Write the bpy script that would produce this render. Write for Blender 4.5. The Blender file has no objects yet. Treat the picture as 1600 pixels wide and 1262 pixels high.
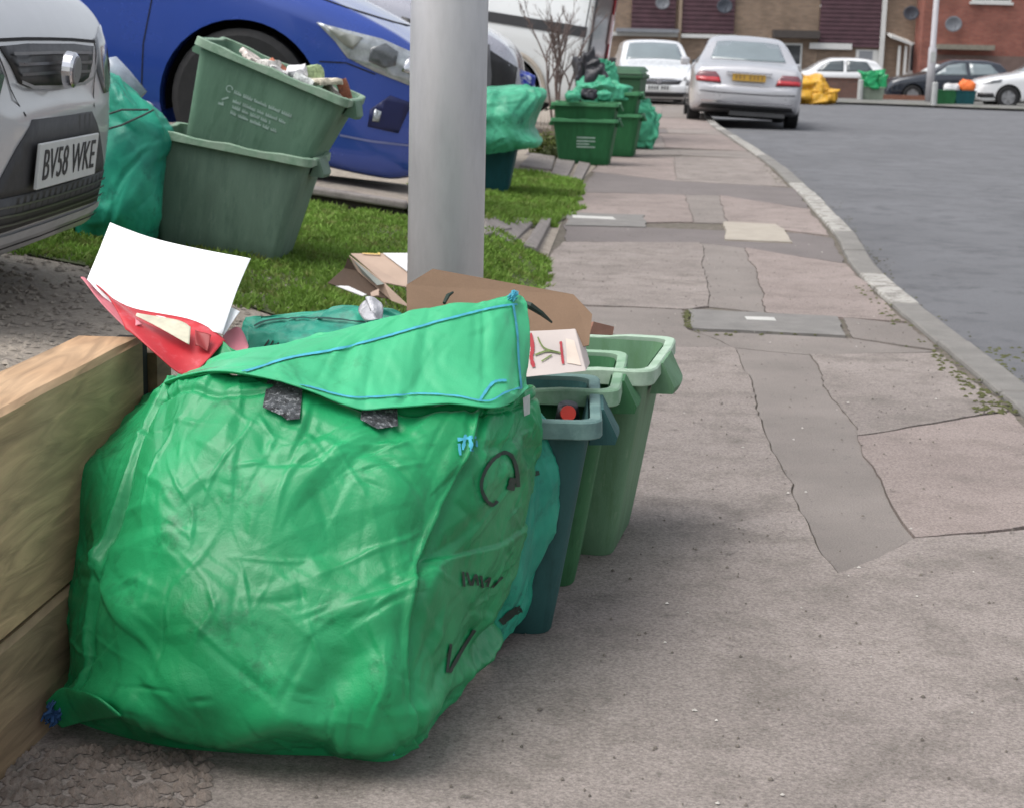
import bpy, bmesh, math, random
import numpy as np
from mathutils import Vector, Matrix, noise
from mathutils.bvhtree import BVHTree
from mathutils.geometry import delaunay_2d_cdt
random.seed(7); rng = np.random.default_rng(7)
S = bpy.context.scene
C = S.collection
R = math.radians

# ------------------------------------------------------------------ camera, world, sun, exposure
CAM_H = 1.0
FPX, PX, PY = 2600.0, 800.0, 631.0
PITCH, ROLL = math.atan(559 / FPX), R(1.4)
cam_d = bpy.data.cameras.new('camera'); cam = bpy.data.objects.new('camera', cam_d); C.objects.link(cam)
S.camera = cam
fwd = Vector((0, math.cos(PITCH), -math.sin(PITCH)))
r0 = Vector((1, 0, 0)); u0 = r0.cross(fwd)
cr, sr = math.cos(ROLL), math.sin(ROLL)
rt = cr * r0 + sr * u0; up = -sr * r0 + cr * u0
M = Matrix((rt, up, -fwd)).transposed().to_4x4(); M.translation = Vector((0, 0, CAM_H))
cam.matrix_world = M
cam_d.sensor_width = 36; cam_d.lens = 36 * FPX / 1600
cam_d.clip_start = 0.05; cam_d.clip_end = 2000
cam_d.dof.use_dof = True; cam_d.dof.focus_distance = 2.7; cam_d.dof.aperture_fstop = 13
S.view_settings.view_transform = 'Standard'; S.view_settings.look = 'None'
S.view_settings.gamma = 1; S.view_settings.use_curve_mapping = False
S.view_settings.exposure = 0.62

W = bpy.data.worlds.new('World'); S.world = W; W.use_nodes = True
nt = W.node_tree; nt.nodes.clear()
wo = nt.nodes.new('ShaderNodeOutputWorld'); bg = nt.nodes.new('ShaderNodeBackground')
sky = nt.nodes.new('ShaderNodeTexSky'); sky.sky_type = 'NISHITA'; sky.sun_disc = False
SUN_EL, SUN_AZ = 62, -115      # azimuth from +Y towards +X
sky.sun_elevation = R(SUN_EL); sky.sun_rotation = R(SUN_AZ)
sky.air_density = 1.0; sky.dust_density = 4.0; sky.ozone_density = 1.0
hs = nt.nodes.new('ShaderNodeHueSaturation'); hs.inputs['Saturation'].default_value = 0.32
nt.links.new(sky.outputs[0], hs.inputs['Color']); nt.links.new(hs.outputs[0], bg.inputs[0])
bg.inputs[1].default_value = 0.15
nt.links.new(bg.outputs[0], wo.inputs[0])
sun_d = bpy.data.lights.new('sun', 'SUN'); sun = bpy.data.objects.new('sun', sun_d); C.objects.link(sun)
sun_d.energy = 1.0; sun_d.angle = R(50); sun_d.color = (1, .985, .96)
sdir = Vector((math.sin(R(SUN_AZ)) * math.cos(R(SUN_EL)), math.cos(R(SUN_AZ)) * math.cos(R(SUN_EL)), math.sin(R(SUN_EL))))
sun.rotation_euler = sdir.to_track_quat('Z', 'Y').to_euler()

# ------------------------------------------------------------------ survey helpers: photo measurement -> place in the world
def ray(x, y): return fwd + rt * ((x - PX) / FPX) - up * ((y - PY) / FPX)
def gz(x, y, z=0.0):
    d = ray(x, y); return Vector((0, 0, CAM_H)) + d * ((z - CAM_H) / d.z)
def gy(x, y, Y):
    d = ray(x, y); return Vector((0, 0, CAM_H)) + d * (Y / d.y)

# ------------------------------------------------------------------ materials
MATS = {}
def lin(c):
    return tuple(((v / 12.92) if v <= .04045 else ((v + .055) / 1.055) ** 2.4) for v in c)
def mat(name, col, rough=.6, var=.15, scale=8, bump=0, bscale=40, col2=None, mask=(.45, .62), spec=.5, metal=0,
        coat=0, stretch=(1, 1, 1), bdist=.01, detail=6, transl=0, fine=0, fscale=400, alpha=1, col3=None, mask3=(.58, .66), scale3=None, trans=0):
    """base colour with broad tonal variation, an optional second colour in worn patches, fine grain, bump"""
    if name in MATS: return MATS[name]
    m = bpy.data.materials.new(name); m.use_nodes = True; n = m.node_tree.nodes; l = m.node_tree.links
    b = n['Principled BSDF']; tc = n.new('ShaderNodeTexCoord'); mp = n.new('ShaderNodeMapping')
    mp.inputs['Scale'].default_value = stretch; l.new(tc.outputs['Object'], mp.inputs[0])
    def nz(sc, det=detail, rg=.6):
        t = n.new('ShaderNodeTexNoise'); t.inputs['Scale'].default_value = sc; t.inputs['Detail'].default_value = det
        t.inputs['Roughness'].default_value = rg; l.new(mp.outputs[0], t.inputs[0]); return t.outputs[0]
    def ramp(src, a, b2):
        q = n.new('ShaderNodeMapRange'); q.inputs[1].default_value = a; q.inputs[2].default_value = b2; l.new(src, q.inputs[0]); return q.outputs[0]
    def mix(f, A, B, mode='MIX'):
        x = n.new('ShaderNodeMix'); x.data_type = 'RGBA'; x.blend_type = mode
        if hasattr(f, 'links'): l.new(f, x.inputs[0])
        else: x.inputs[0].default_value = f
        for s, v in ((6, A), (7, B)):
            if hasattr(v, 'links'): l.new(v, x.inputs[s])
            else: x.inputs[s].default_value = (*v, 1)
        return x.outputs[2]
    c = col
    cur = mix(ramp(nz(scale), .3, .7), tuple(v * (1 - var) for v in c), tuple(min(1, v * (1 + var)) for v in c))
    if col2: cur = mix(ramp(nz(scale * 1.7 + 3, 8, .68), *mask), cur, col2)
    if col3: cur = mix(ramp(nz(scale3 or scale * 5, 5, .7), *mask3), cur, col3)
    if fine:
        f = ramp(nz(fscale, 3, .7), .25, .75)
        fm = n.new('ShaderNodeMapRange'); fm.inputs[3].default_value = 1 - fine; fm.inputs[4].default_value = 1 + fine; l.new(f, fm.inputs[0])
        g = n.new('ShaderNodeVectorMath'); g.operation = 'SCALE'; l.new(cur, g.inputs[0]); l.new(fm.outputs[0], g.inputs['Scale']); cur = g.outputs[0]
    l.new(cur, b.inputs['Base Color'])
    b.inputs['Roughness'].default_value = rough; b.inputs['Metallic'].default_value = metal
    b.inputs['Specular IOR Level'].default_value = spec; b.inputs['Coat Weight'].default_value = coat
    b.inputs['Coat Roughness'].default_value = .08
    if trans: b.inputs['Transmission Weight'].default_value = trans
    if rough > .15:
        rr = n.new('ShaderNodeMapRange'); rr.inputs[3].default_value = max(.05, rough - .1); rr.inputs[4].default_value = min(1, rough + .12)
        l.new(nz(scale * 3), rr.inputs[0]); l.new(rr.outputs[0], b.inputs['Roughness'])
    if bump:
        bp = n.new('ShaderNodeBump'); bp.inputs['Strength'].default_value = bump; bp.inputs['Distance'].default_value = bdist
        l.new(nz(bscale, 6, .65), bp.inputs['Height']); l.new(bp.outputs[0], b.inputs['Normal'])
    if transl:
        tr = n.new('ShaderNodeBsdfTranslucent'); l.new(cur, tr.inputs[0]); ms = n.new('ShaderNodeMixShader'); ms.inputs[0].default_value = transl
        l.new(b.outputs[0], ms.inputs[1]); l.new(tr.outputs[0], ms.inputs[2]); l.new(ms.outputs[0], n['Material Output'].inputs[0])
    MATS[name] = m; return m

# ------------------------------------------------------------------ objects
def link(o, parent=None):
    C.objects.link(o)
    if parent is not None: o.parent = parent
    return o
def tag(o, label=None, cat=None, group=None, kind=None):
    for k, v in (('label', label), ('category', cat), ('group', group), ('kind', kind)):
        if v: o[k] = v
    return o
def empty(name, loc=(0, 0, 0), rot=(0, 0, 0), label=None, cat=None, group=None):
    o = bpy.data.objects.new(name, None); link(o); o.location = loc; o.rotation_euler = rot; o.empty_display_size = .1
    return tag(o, label, cat, group)
def mesh(name, V, F, m, parent=None, smooth=False, solid=0, offset=0, bevel=0, sharp=0):
    me = bpy.data.meshes.new(name); me.from_pydata([tuple(v) for v in V], [], [tuple(int(i) for i in f) for f in F]); me.validate(); me.update()
    if m: me.materials.append(m)
    if smooth:
        me.polygons.foreach_set('use_smooth', [True] * len(me.polygons))
    if sharp: me.set_sharp_from_angle(angle=R(sharp))
    o = bpy.data.objects.new(name, me); link(o, parent)
    if solid:
        s = o.modifiers.new('thick', 'SOLIDIFY'); s.thickness = solid; s.offset = offset
    if bevel:
        s = o.modifiers.new('bev', 'BEVEL'); s.width = bevel; s.segments = 2; s.limit_method = 'ANGLE'
    return o
class MB:
    def __init__(s): s.V = []; s.F = []
    def add(s, V, F):
        k = len(s.V); s.V += [tuple(v) for v in V]; s.F += [tuple(i + k for i in f) for f in F]; return s
    def box(s, x0, y0, z0, x1, y1, z1, mtx=None):
        V = [Vector(p) for p in ((x0, y0, z0), (x1, y0, z0), (x1, y1, z0), (x0, y1, z0), (x0, y0, z1), (x1, y0, z1), (x1, y1, z1), (x0, y1, z1))]
        if mtx is not None: V = [mtx @ v for v in V]
        return s.add(V, [(0, 3, 2, 1), (4, 5, 6, 7), (0, 1, 5, 4), (1, 2, 6, 5), (2, 3, 7, 6), (3, 0, 4, 7)])
    def tube(s, pts, r, n=8, cap=True):
        pts = [Vector(p) for p in pts]; rs = r if hasattr(r, '__len__') else [r] * len(pts); V = []; F = []
        for i, p in enumerate(pts):
            t = (pts[min(i + 1, len(pts) - 1)] - pts[max(i - 1, 0)]).normalized()
            a = t.orthogonal().normalized() if i == 0 else (pa - t * pa.dot(t)).normalized()
            pa = a; b = t.cross(a)
            for k in range(n):
                th = 2 * math.pi * k / n; V.append(p + (a * math.cos(th) + b * math.sin(th)) * rs[i])
        for i in range(len(pts) - 1):
            for k in range(n): F.append((i * n + k, i * n + (k + 1) % n, (i + 1) * n + (k + 1) % n, (i + 1) * n + k))
        if cap: F.append(tuple(range(n - 1, -1, -1))); F.append(tuple((len(pts) - 1) * n + k for k in range(n)))
        return s.add(V, F)
    def prism(s, poly, z0, z1, zf=None):
        """poly in xy, counter-clockwise; zf(x,y) optional base height"""
        n = len(poly); V = [(p[0], p[1], z0 + (zf(p[0], p[1]) if zf else 0)) for p in poly] + [(p[0], p[1], z1 + (zf(p[0], p[1]) if zf else 0)) for p in poly]
        return s.add(V, [tuple(range(n - 1, -1, -1)), tuple(range(n, 2 * n))] + [(i, (i + 1) % n, n + (i + 1) % n, n + i) for i in range(n)])
    def build(s, name, m, parent=None, **k): return mesh(name, s.V, s.F, m, parent, **k)
def box(name, x0, y0, z0, x1, y1, z1, m, parent=None, bevel=0, mtx=None):
    return MB().box(x0, y0, z0, x1, y1, z1, mtx).build(name, m, parent, bevel=bevel)
def copy_tree(o, parent=None):
    c = o.copy(); link(c)
    if parent is not None: c.parent = parent
    for ch in list(o.children): copy_tree(ch, c)
    return c
def interp(x, xs, ys):
    """smooth monotone-ish interpolation"""
    xs = np.asarray(xs, float); ys = np.asarray(ys, float); x = np.asarray(x, float)
    d = np.diff(ys) / np.diff(xs); m = np.zeros_like(ys); m[0] = d[0]; m[-1] = d[-1]
    for i in range(1, len(ys) - 1): m[i] = 0 if d[i - 1] * d[i] <= 0 else 2 * d[i - 1] * d[i] / (d[i - 1] + d[i])
    i = np.clip(np.searchsorted(xs, x) - 1, 0, len(xs) - 2); h = xs[i + 1] - xs[i]; t = np.clip((x - xs[i]) / h, 0, 1)
    return (2*t**3-3*t**2+1)*ys[i] + (t**3-2*t**2+t)*h*m[i] + (-2*t**3+3*t**2)*ys[i+1] + (t**3-t**2)*h*m[i+1]
def smooth(t): t = np.clip(t, 0, 1); return t * t * (3 - 2 * t)
def grid_faces(nr, nc, off=0, flip=False, wrap=False):
    F = []
    for i in range(nr - 1):
        for j in range(nc if wrap else nc - 1):
            a = off + i * nc + j; b = off + i * nc + (j + 1) % nc; c = b + nc; d = a + nc
            F.append((a, d, c, b) if flip else (a, b, c, d))
    return F
def catmull_grid(P, nu, nv):
    """P: rows x cols x 3 control net -> nu rows x nv cols (interpolating)"""
    def cr_axis(A, n):
        k = A.shape[0]; t = np.linspace(0, k - 1, n); i = np.minimum(t.astype(int), k - 2); f = (t - i)[:, None, None]
        p1 = A[i]; p2 = A[i + 1]; p0 = A[np.maximum(i - 1, 0)]; p3 = A[np.minimum(i + 2, k - 1)]
        return .5 * ((2 * p1) + (-p0 + p2) * f + (2*p0 - 5*p1 + 4*p2 - p3) * f**2 + (-p0 + 3*p1 - 3*p2 + p3) * f**3)
    A = cr_axis(P, nu); return cr_axis(A.transpose(1, 0, 2), nv).transpose(1, 0, 2)
def grid_normals(G):
    du = np.gradient(G, axis=1); dv = np.gradient(G, axis=0); n = np.cross(du, dv); return n / (np.linalg.norm(n, axis=2, keepdims=True) + 1e-9)
def crumple(Sx, Sy, seed, amp=1.0, cells=None, folds=60, ext=(0, .6, 0, .6), soft=.006, direction=None, size=1.0, fold_h=.0085, fine=0):
    """height field of a crumpled woven sheet: straight-edged roof-like folds of several sizes (flat facets, crisp creases) over soft lumps"""
    g = np.random.default_rng(seed); H = np.zeros_like(Sx)
    x0, x1, y0, y1 = ext
    wx = Sx + .006 * np.sin(23 * Sy + seed) + .003 * np.sin(57 * Sx + 31 * Sy); wy = Sy + .006 * np.sin(19 * Sx + seed)
    for k in range(folds):
        f = size * g.choice([1.5, 1.0, .6, .4], p=[.2, .3, .3, .2]); cx, cy = g.uniform(x0 - .03, x1 + .03), g.uniform(y0 - .03, y1 + .03)
        th = g.uniform(0, math.pi) if direction is None else g.normal(direction, .5)
        L = f * g.uniform(.10, .26); w = f * g.uniform(.022, .065); a = g.choice([-1, 1]) * fold_h * f * g.uniform(.45, 1.1); sk = g.uniform(.25, .75)
        dx = wx - cx; dy = wy - cy; u = np.abs(dx * math.cos(th) + dy * math.sin(th)) / L; v = (-dx * math.sin(th) + dy * math.cos(th)) / w
        v = np.where(v > 0, v / (2 * sk), -v / (2 * (1 - sk)))
        H += a * np.maximum(0, 1 - np.maximum(v + .25 * u, u))
    for k in range(int(folds * fine)):        # narrow sharp creases, mostly running in bundles
        th0 = g.choice([.15, 1.35, -.6, 2.3]) + g.normal(0, .28); L = size * g.uniform(.05, .20); w = g.uniform(.0035, .010); a = g.choice([-1, 1, 1]) * g.uniform(.0012, .0038)
        cx, cy = g.uniform(x0, x1), g.uniform(y0, y1); dx = wx - cx; dy = wy - cy; u = np.abs(dx * math.cos(th0) + dy * math.sin(th0)) / L; v = np.abs(-dx * math.sin(th0) + dy * math.cos(th0)) / w
        H += a * np.maximum(0, 1 - v) * np.maximum(0, 1 - u)
    for k in range(7):
        a, b, p = g.uniform(5, 20) / size, g.uniform(5, 20) / size, g.uniform(0, 6); H += soft * .4 * np.sin(a * Sx + p) * np.sin(b * Sy + 2 * p)
    return H * amp
# -------- things drawn or cut out on a curved surface: projected onto it and standing a little proud
def bvh_of(o):
    dg = bpy.context.evaluated_depsgraph_get()
    me = o.data; return BVHTree.FromPolygons([v.co.copy() for v in me.vertices], [tuple(p.vertices) for p in me.polygons])
def project(bvh, name, V2, F, org, dr, m, parent, off=.003, solid=0, smooth_=True, maxd=9):
    """org(u,v) -> ray origin, dr ray direction (Vector)"""
    V = []; ok = []
    for (u, v) in V2:
        o = org(u, v); h = bvh.ray_cast(o, dr, maxd)
        if h[0] is None: h = bvh.find_nearest(o + dr * .1) ; 
        n = h[1]; n = -n if n.dot(dr) > 0 else n
        V.append(h[0] + n * off)
    return mesh(name, V, F, m, parent, smooth=smooth_, solid=solid, offset=-1)
def cdt(poly, res):
    xs = [p[0] for p in poly]; ys = [p[1] for p in poly]; pts = []; 
    n = len(poly)
    for i in range(n):
        a = Vector(poly[i]); b = Vector(poly[(i + 1) % n]); k = max(1, int((b - a).length / res))
        for j in range(k): pts.append(a.lerp(b, j / k))
    nb = len(pts)
    def inside(x, y):
        c = False
        for i in range(nb):
            x1, y1 = pts[i]; x2, y2 = pts[i - 1]
            if (y1 > y) != (y2 > y) and x < (x2 - x1) * (y - y1) / (y2 - y1) + x1: c = not c
        return c
    y = min(ys) + res / 2
    while y < max(ys):
        x = min(xs) + res / 2
        while x < max(xs):
            if inside(x, y) and min((Vector((x, y)) - p).length for p in pts[:nb]) > res * .4: pts.append(Vector((x, y)))
            x += res
        y += res
    r = delaunay_2d_cdt(pts, [(i, (i + 1) % nb) for i in range(nb)], [], 1, 1e-5)
    if not r[2]:
        r = delaunay_2d_cdt(pts, [], [list(range(nb))], 1, 1e-5)
    return [tuple(v) for v in r[0]], [tuple(f) for f in r[2]]
def stroke2(pts, w, res=.02, jit=0):
    P = [Vector(p) for p in pts]; Q = []
    for a, b in zip(P, P[1:]):
        k = max(1, int((b - a).length / res))
        for j in range(k): Q.append(a.lerp(b, j / k))
    Q.append(P[-1]); V = []; F = []
    for i, p in enumerate(Q):
        t = (Q[min(i + 1, len(Q) - 1)] - Q[max(i - 1, 0)]); t.normalize(); nn = Vector((-t.y, t.x)) * w / 2 * (1 + jit * random.uniform(-1, 1))
        V += [tuple(p + nn), tuple(p), tuple(p - nn)]
        if i: k = 3 * i; F += [(k - 3, k - 2, k + 1, k), (k - 2, k - 1, k + 2, k + 1)]
    return V, F
def merge2(parts):
    V = []; F = []
    for v, f in parts:
        k = len(V); V += v; F += [tuple(i + k for i in q) for q in f]
    return V, F
def text_mesh(name, txt, size, m, parent=None, depth=.0004, align='CENTER', mtx=None):
    cu = bpy.data.curves.new(name, 'FONT'); cu.body = txt; cu.size = size; cu.align_x = align; cu.align_y = 'CENTER'; cu.extrude = depth; cu.resolution_u = 3
    t = bpy.data.objects.new(name, cu); C.objects.link(t); dg = bpy.context.evaluated_depsgraph_get()
    me = bpy.data.meshes.new_from_object(t.evaluated_get(dg)); bpy.data.objects.remove(t); me.name = name
    if mtx is not None: me.transform(mtx)
    me.materials.clear(); me.materials.append(m); o = bpy.data.objects.new(name, me); link(o, parent); return o
# ------------------------------------------------------------------ terrain
EX = [-2, 0, 2.7, 7.2, 12.4, 15, 22, 30, 60]; EV = [-.95, -.82, -.62, .12, .46, .75, 1.25, 1.8, 4]
KX = [-3, 1, 5.03, 7.6, 9.5, 15.5, 21.6, 26, 32, 42, 50, 60]; KV = [1.35, 1.45, 1.6, 1.71, 1.93, 2.42, 2.78, 3.05, 3.6, 4.6, 5.2, 5.9]
def edge_x(y): return float(np.interp(y, EX, EV))         # boundary pavement / front gardens
def kerb_x(y): return float(interp(y, KX, KV))
def fall(y): return -.0085 * max(0, y - 15)
def wall_x(y): return -.70 + .105 * (y - 2.0)              # face of the timber retaining wall
def ter(x, y):
    e = edge_x(y); z = fall(y)
    if x < e:
        d = e - x
        fy = float(np.interp(y, [8.3, 10.3], [1, 0])); z += .13 * fy * float(smooth(d / .38)) + min(.14 * d, .14 * 3.5 + .05 * (d - 3.5)) * (.55 + .45 * fy)
    b = float(interp(y, [-5, 2.6, 3.4, 4.3, 5.6, 9], [.34, .30, .15, .04, 0, 0]))
    if b > 0:
        w = wall_x(y) if y < 2.78 else edge_x(y) - .1
        soft = .02 if y < 2.7 else .3
        z += b * float(smooth((w - .05 - x) / soft))
    return z
def road_z(x, y): return fall(y) - .10 - .004 * max(0, x - kerb_x(min(y, 60)))

M_conc = mat('concrete_path', (.262, .228, .208), .88, .16, 1.6, bump=.6, bscale=130, bdist=.006, col2=(.185, .162, .145), mask=(.47, .66), fine=.45, fscale=170, spec=.25, col3=(.12, .105, .095), mask3=(.62, .74), scale3=15)
M_conc_p = mat('pinkish_concrete', (.274, .228, .208), .88, .15, 1.5, bump=.6, bscale=130, bdist=.006, col2=(.20, .168, .152), mask=(.48, .68), fine=.42, fscale=170, spec=.25, col3=(.125, .105, .095), mask3=(.62, .75), scale3=14)
M_conc_d = mat('grey_trench_fill', (.228, .202, .184), .9, .16, 2.4, bump=.7, bscale=150, bdist=.006, fine=.25, fscale=260, spec=.25, col3=(.10, .09, .085), mask3=(.62, .72), scale3=30)
M_band = mat('grey_tarmac_patch', (.175, .155, .148), .9, .1, 3, bump=.6, bscale=150, bdist=.006, fine=.2, fscale=260, spec=.25)
M_joint = mat('joint_dirt', (.135, .115, .095), .95, .3, 14, fine=.3, fscale=200, col2=(.08, .08, .045), mask=(.5, .66), bump=.5, bscale=90)
M_road = mat('asphalt', (.150, .152, .160), .85, .14, .7, bump=.7, bscale=220, bdist=.006, fine=.3, fscale=230, col2=(.112, .113, .12), mask=(.48, .66), spec=.3, col3=(.085, .085, .088), mask3=(.6, .72), scale3=5)
M_kerb_w = mat('worn_pale_kerb', (.37, .355, .325), .85, .2, 7, bump=.6, bscale=60, fine=.25, col2=(.19, .175, .155), mask=(.5, .6), detail=8)
M_kerb_g = mat('grey_kerb', (.20, .19, .175), .88, .15, 7, bump=.6, bscale=60, fine=.2)
M_cover_l = mat('pale_cover', (.37, .33, .275), .85, .1, 9, bump=.3, bscale=60, fine=.12)
M_cover_d = mat('grey_cover', (.19, .18, .168), .8, .15, 9, bump=.4, bscale=60, fine=.15)
M_white = mat('worn_white_strip', (.5, .49, .46), .7, .1, 20)
M_moss = mat('moss', (.085, .09, .03), .95, .4, 20, bump=.8, bscale=80)
M_soil = mat('soil_under_grass', (.07, .085, .032), .95, .3, 9, bump=.7, bscale=50, fine=.2)
M_rough = mat('rough_concrete', (.33, .285, .235), .92, .16, 5, bump=.8, bscale=45, bdist=.012, col2=(.20, .17, .145), mask=(.5, .7), fine=.3, fscale=110, col3=(.38, .34, .29), mask3=(.6, .72), scale3=60)

def sheet(name, x0, x1, y0, y1, nx, ny, zf, m, kind='structure', keep=None):
    xs = np.linspace(x0, x1, nx); ys = np.linspace(y0, y1, ny)
    V = [(x, y, zf(x, y)) for y in ys for x in xs]; F = grid_faces(ny, nx)
    if keep: F = [f for f in F if keep(sum(V[i][0] for i in f) / 4, sum(V[i][1] for i in f) / 4)]
    o = mesh(name, V, F, m, smooth=True); o['kind'] = kind; return o
# far ground out to the horizon
o = mesh('ground', [(-400, -60, -1.6), (400, -60, -1.6), (400, 900, -1.6), (-400, 900, -1.6)], [(0, 1, 2, 3)], M_soil); o['kind'] = 'structure'
# road (runs away on the right, then turns across in front of the houses)
ys = np.concatenate([np.linspace(-6, 60, 90)]); V = []; F = []
for y in ys:
    k = kerb_x(y)
    for t in (0, .6, 1.5, 3, 5, 8, 14, 30, 60): V.append((k - .02 + t, y, road_z(k + t, y)))
o = mesh('road', V, grid_faces(len(ys), 9), M_road, smooth=True); o['kind'] = 'structure'
# pavement bed (darker, shows in the joints)
ys = np.linspace(-4, 60, 220); V = []
for y in ys:
    e, k = edge_x(y) - .03, kerb_x(y) - .12
    for t in np.linspace(0, 1, 7): V.append((e + (k - e) * t, y, fall(y) - .004))
pavement = mesh('pavement', V, grid_faces(len(ys), 7), M_joint, smooth=True); pavement['kind'] = 'structure'
# gardens and drives on the left
lg = [y for y in np.concatenate([np.linspace(-4, 1.8, 12), np.linspace(1.9, 14, 180), np.linspace(14.3, 60, 60)])]
V = []; ts = np.concatenate([np.linspace(0, 1.6, 40), np.linspace(1.75, 12, 20), [20, 40]])
for y in lg:
    e = edge_x(y) - .02 if y > 2.78 else wall_x(y) - .03
    for t in ts: V.append((e - t, y, ter(e - t, y) - .003))
o = mesh('rough_concrete_drive', V, grid_faces(len(lg), len(ts), flip=True), M_rough, smooth=True); o['kind'] = 'structure'

def lift(px, z=0): return [tuple(gz(x, y, z)[:2]) for x, y in px]
def area(P): return sum(P[i][0] * P[(i + 1) % len(P)][1] - P[(i + 1) % len(P)][0] * P[i][1] for i in range(len(P))) / 2
def inset(P, d):
    if area(P) < 0: P = P[::-1]
    n = len(P); Q = []
    for i in range(n):
        p0, p1, p2 = Vector(P[i - 1]), Vector(P[i]), Vector(P[(i + 1) % n])
        a = (p1 - p0).normalized(); b = (p2 - p1).normalized(); na = Vector((-a.y, a.x)); nb = Vector((-b.y, b.x)); m_ = (na + nb)
        q = p1 + m_ * (d / max(.35, m_.dot(na))); Q.append((q.x, q.y))
    return Q
def slab(P, m, h=.004, gap=.0022, name='paving_slab', res=.045, rag=.008, parent=None):
    """one cast slab of the footway, ragged edge, slightly uneven top; P in world xy"""
    Q = inset(P, gap); D = []
    for i in range(len(Q)):
        a, b = Vector(Q[i]), Vector(Q[(i + 1) % len(Q)]); k = max(1, int((b - a).length / res))
        for j in range(k):
            p = a.lerp(b, j / k); n1 = noise.noise_vector(Vector((p.x * 5, p.y * 3.5, 3))) * .022 + noise.noise_vector(Vector((p.x * 21, p.y * 17, 8))) * .009
            D.append((p.x + n1.x, p.y + n1.y))
    if m in (M_conc_d, M_band): h -= .001
    tilt = random.uniform(-.001, .001)
    V = [(x, y, fall(y) + h + tilt) for x, y in D]; n = len(D)
    V += [(x, y, fall(y) - .01) for x, y in D]
    F = [tuple(range(n))] + [(i, n + i, n + (i + 1) % n, (i + 1) % n) for i in range(n)]
    return mesh(name, V, F, m, parent or pavement)
def PXS(px, m, **k): return slab(lift(px), m, **k)
# slab layout, surveyed from the photograph (joint lines)
L = lambda y, f: (edge_x(y) + (kerb_x(y) - .15 - edge_x(y)) * f, y)
yA, yB, yC, yD = 5.95, 6.6, 8.55, 9.35      # cross joints
tl = [gz(1312, 898), gz(1290, 870), gz(1240, 780), gz(1190, 650), gz(1150, 545)]        # trench, left side, near to far
tr_ = [gz(1375, 872), gz(1436, 842), gz(1390, 790), gz(1345, 690), gz(1265, 555)]
tl = [tuple(v[:2]) for v in tl]; tr_ = [tuple(v[:2]) for v in tr_]
near_y = -2.0
# big near slabs (left of trench / right of trench / near)
a0 = (tl[0][0], tl[0][1]); b0 = (tr_[0][0], tr_[0][1])
slab([(edge_x(-3.5), -3.5), (kerb_x(-3.5) - .15, -3.5), (kerb_x(1) - .15, 1), (kerb_x(2.6) - .15, 2.6), (kerb_x(3.5) - .15, 3.55), tr_[1], b0, a0, tl[1], tl[2], tl[3], tl[4], (edge_x(yA) + .02, yA - .35), (edge_x(4) + .01, 4), (-.6, 2.8), (-.73, 1.9), (edge_x(0), 0)], M_conc)
slab([a0, b0, tr_[1], tr_[2], tr_[3], tr_[4], tl[4], tl[3], tl[2], tl[1]], M_conc_d, h=.002)
mid = gz(1600, 820); 
slab([tr_[1], (kerb_x(3.6) - .15, 3.58), (kerb_x(4.7) - .15, 4.7), (tr_[3][0], tr_[3][1] + .05), tr_[2]], M_conc_p)
slab([(tr_[3][0], tr_[3][1] + .06), (kerb_x(4.7) - .15, 4.72), (kerb_x(5.6) - .15, 5.65), tr_[4]], M_conc)
# band with the grey cover (photo y 480..525)
cvr = lift([(1072, 486), (1308, 497), (1328, 528), (1082, 516)])
slab([(edge_x(5.6), 5.6), tl[4], (cvr[3][0] - .02, cvr[3][1]), (cvr[0][0] - .02, cvr[0][1] + .02), (edge_x(6.3), 6.5)], M_conc_d, h=.004)
slab([(cvr[2][0] + .02, cvr[2][1]), (kerb_x(5.7) - .15, 5.7), (kerb_x(6.2) - .15, 6.25), (cvr[1][0] + .02, cvr[1][1] + .02)], M_conc_d, h=.004)
slab([tl[4], tr_[4], (kerb_x(5.65) - .15, 5.67), (cvr[2][0] + .02, cvr[2][1] - .02), (cvr[3][0], cvr[3][1] - .02)], M_conc_d, h=.003)
# next field: left panel, trench, right panel (photo y 380..490)
t2 = lift([(1110, 480), (1202, 490), (1165, 388), (1095, 380)])
q = lift([(1385, 440), (1310, 495)])
slab([(edge_x(6.5), 6.55), (cvr[0][0], cvr[0][1] + .03), t2[0], t2[3], (edge_x(8.6) + .03, 8.7)], M_conc)
slab([t2[0], t2[1], t2[2], t2[3]], M_conc_d, h=.003)
slab([t2[1], (kerb_x(6.3) - .15, 6.32), (kerb_x(8.1) - .15, 8.05), t2[2]], M_conc_p)
# dark cross band (photo y 335..385)
b1 = lift([(880, 338), (1128, 350), (1133, 378), (868, 362)])
slab([(edge_x(8.7) + .04, 8.74), t2[3], t2[2], (kerb_x(8.1) - .15, 8.1), (kerb_x(9.2) - .15, 9.2), (b1[1][0] + .4, 9.42), (edge_x(9.5), 9.6)], M_band, h=.003)
# panels beyond (photo y 298..350)
yc = 9.65; yd = 11.45; t3 = lift([(1085, 348), (1135, 350), (1122, 306), (1070, 305)])
slab([(edge_x(yc), yc), (t3[0][0], t3[0][1]), (t3[3][0], t3[3][1]), (edge_x(11.8), 11.75)], M_conc_p)
slab([t3[0], t3[1], t3[2], t3[3]], M_conc_d, h=.003)
slab([t3[1], (kerb_x(9.3) - .15, 9.3), (kerb_x(10.9) - .15, 10.9), t3[2]], M_conc_p)
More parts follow.
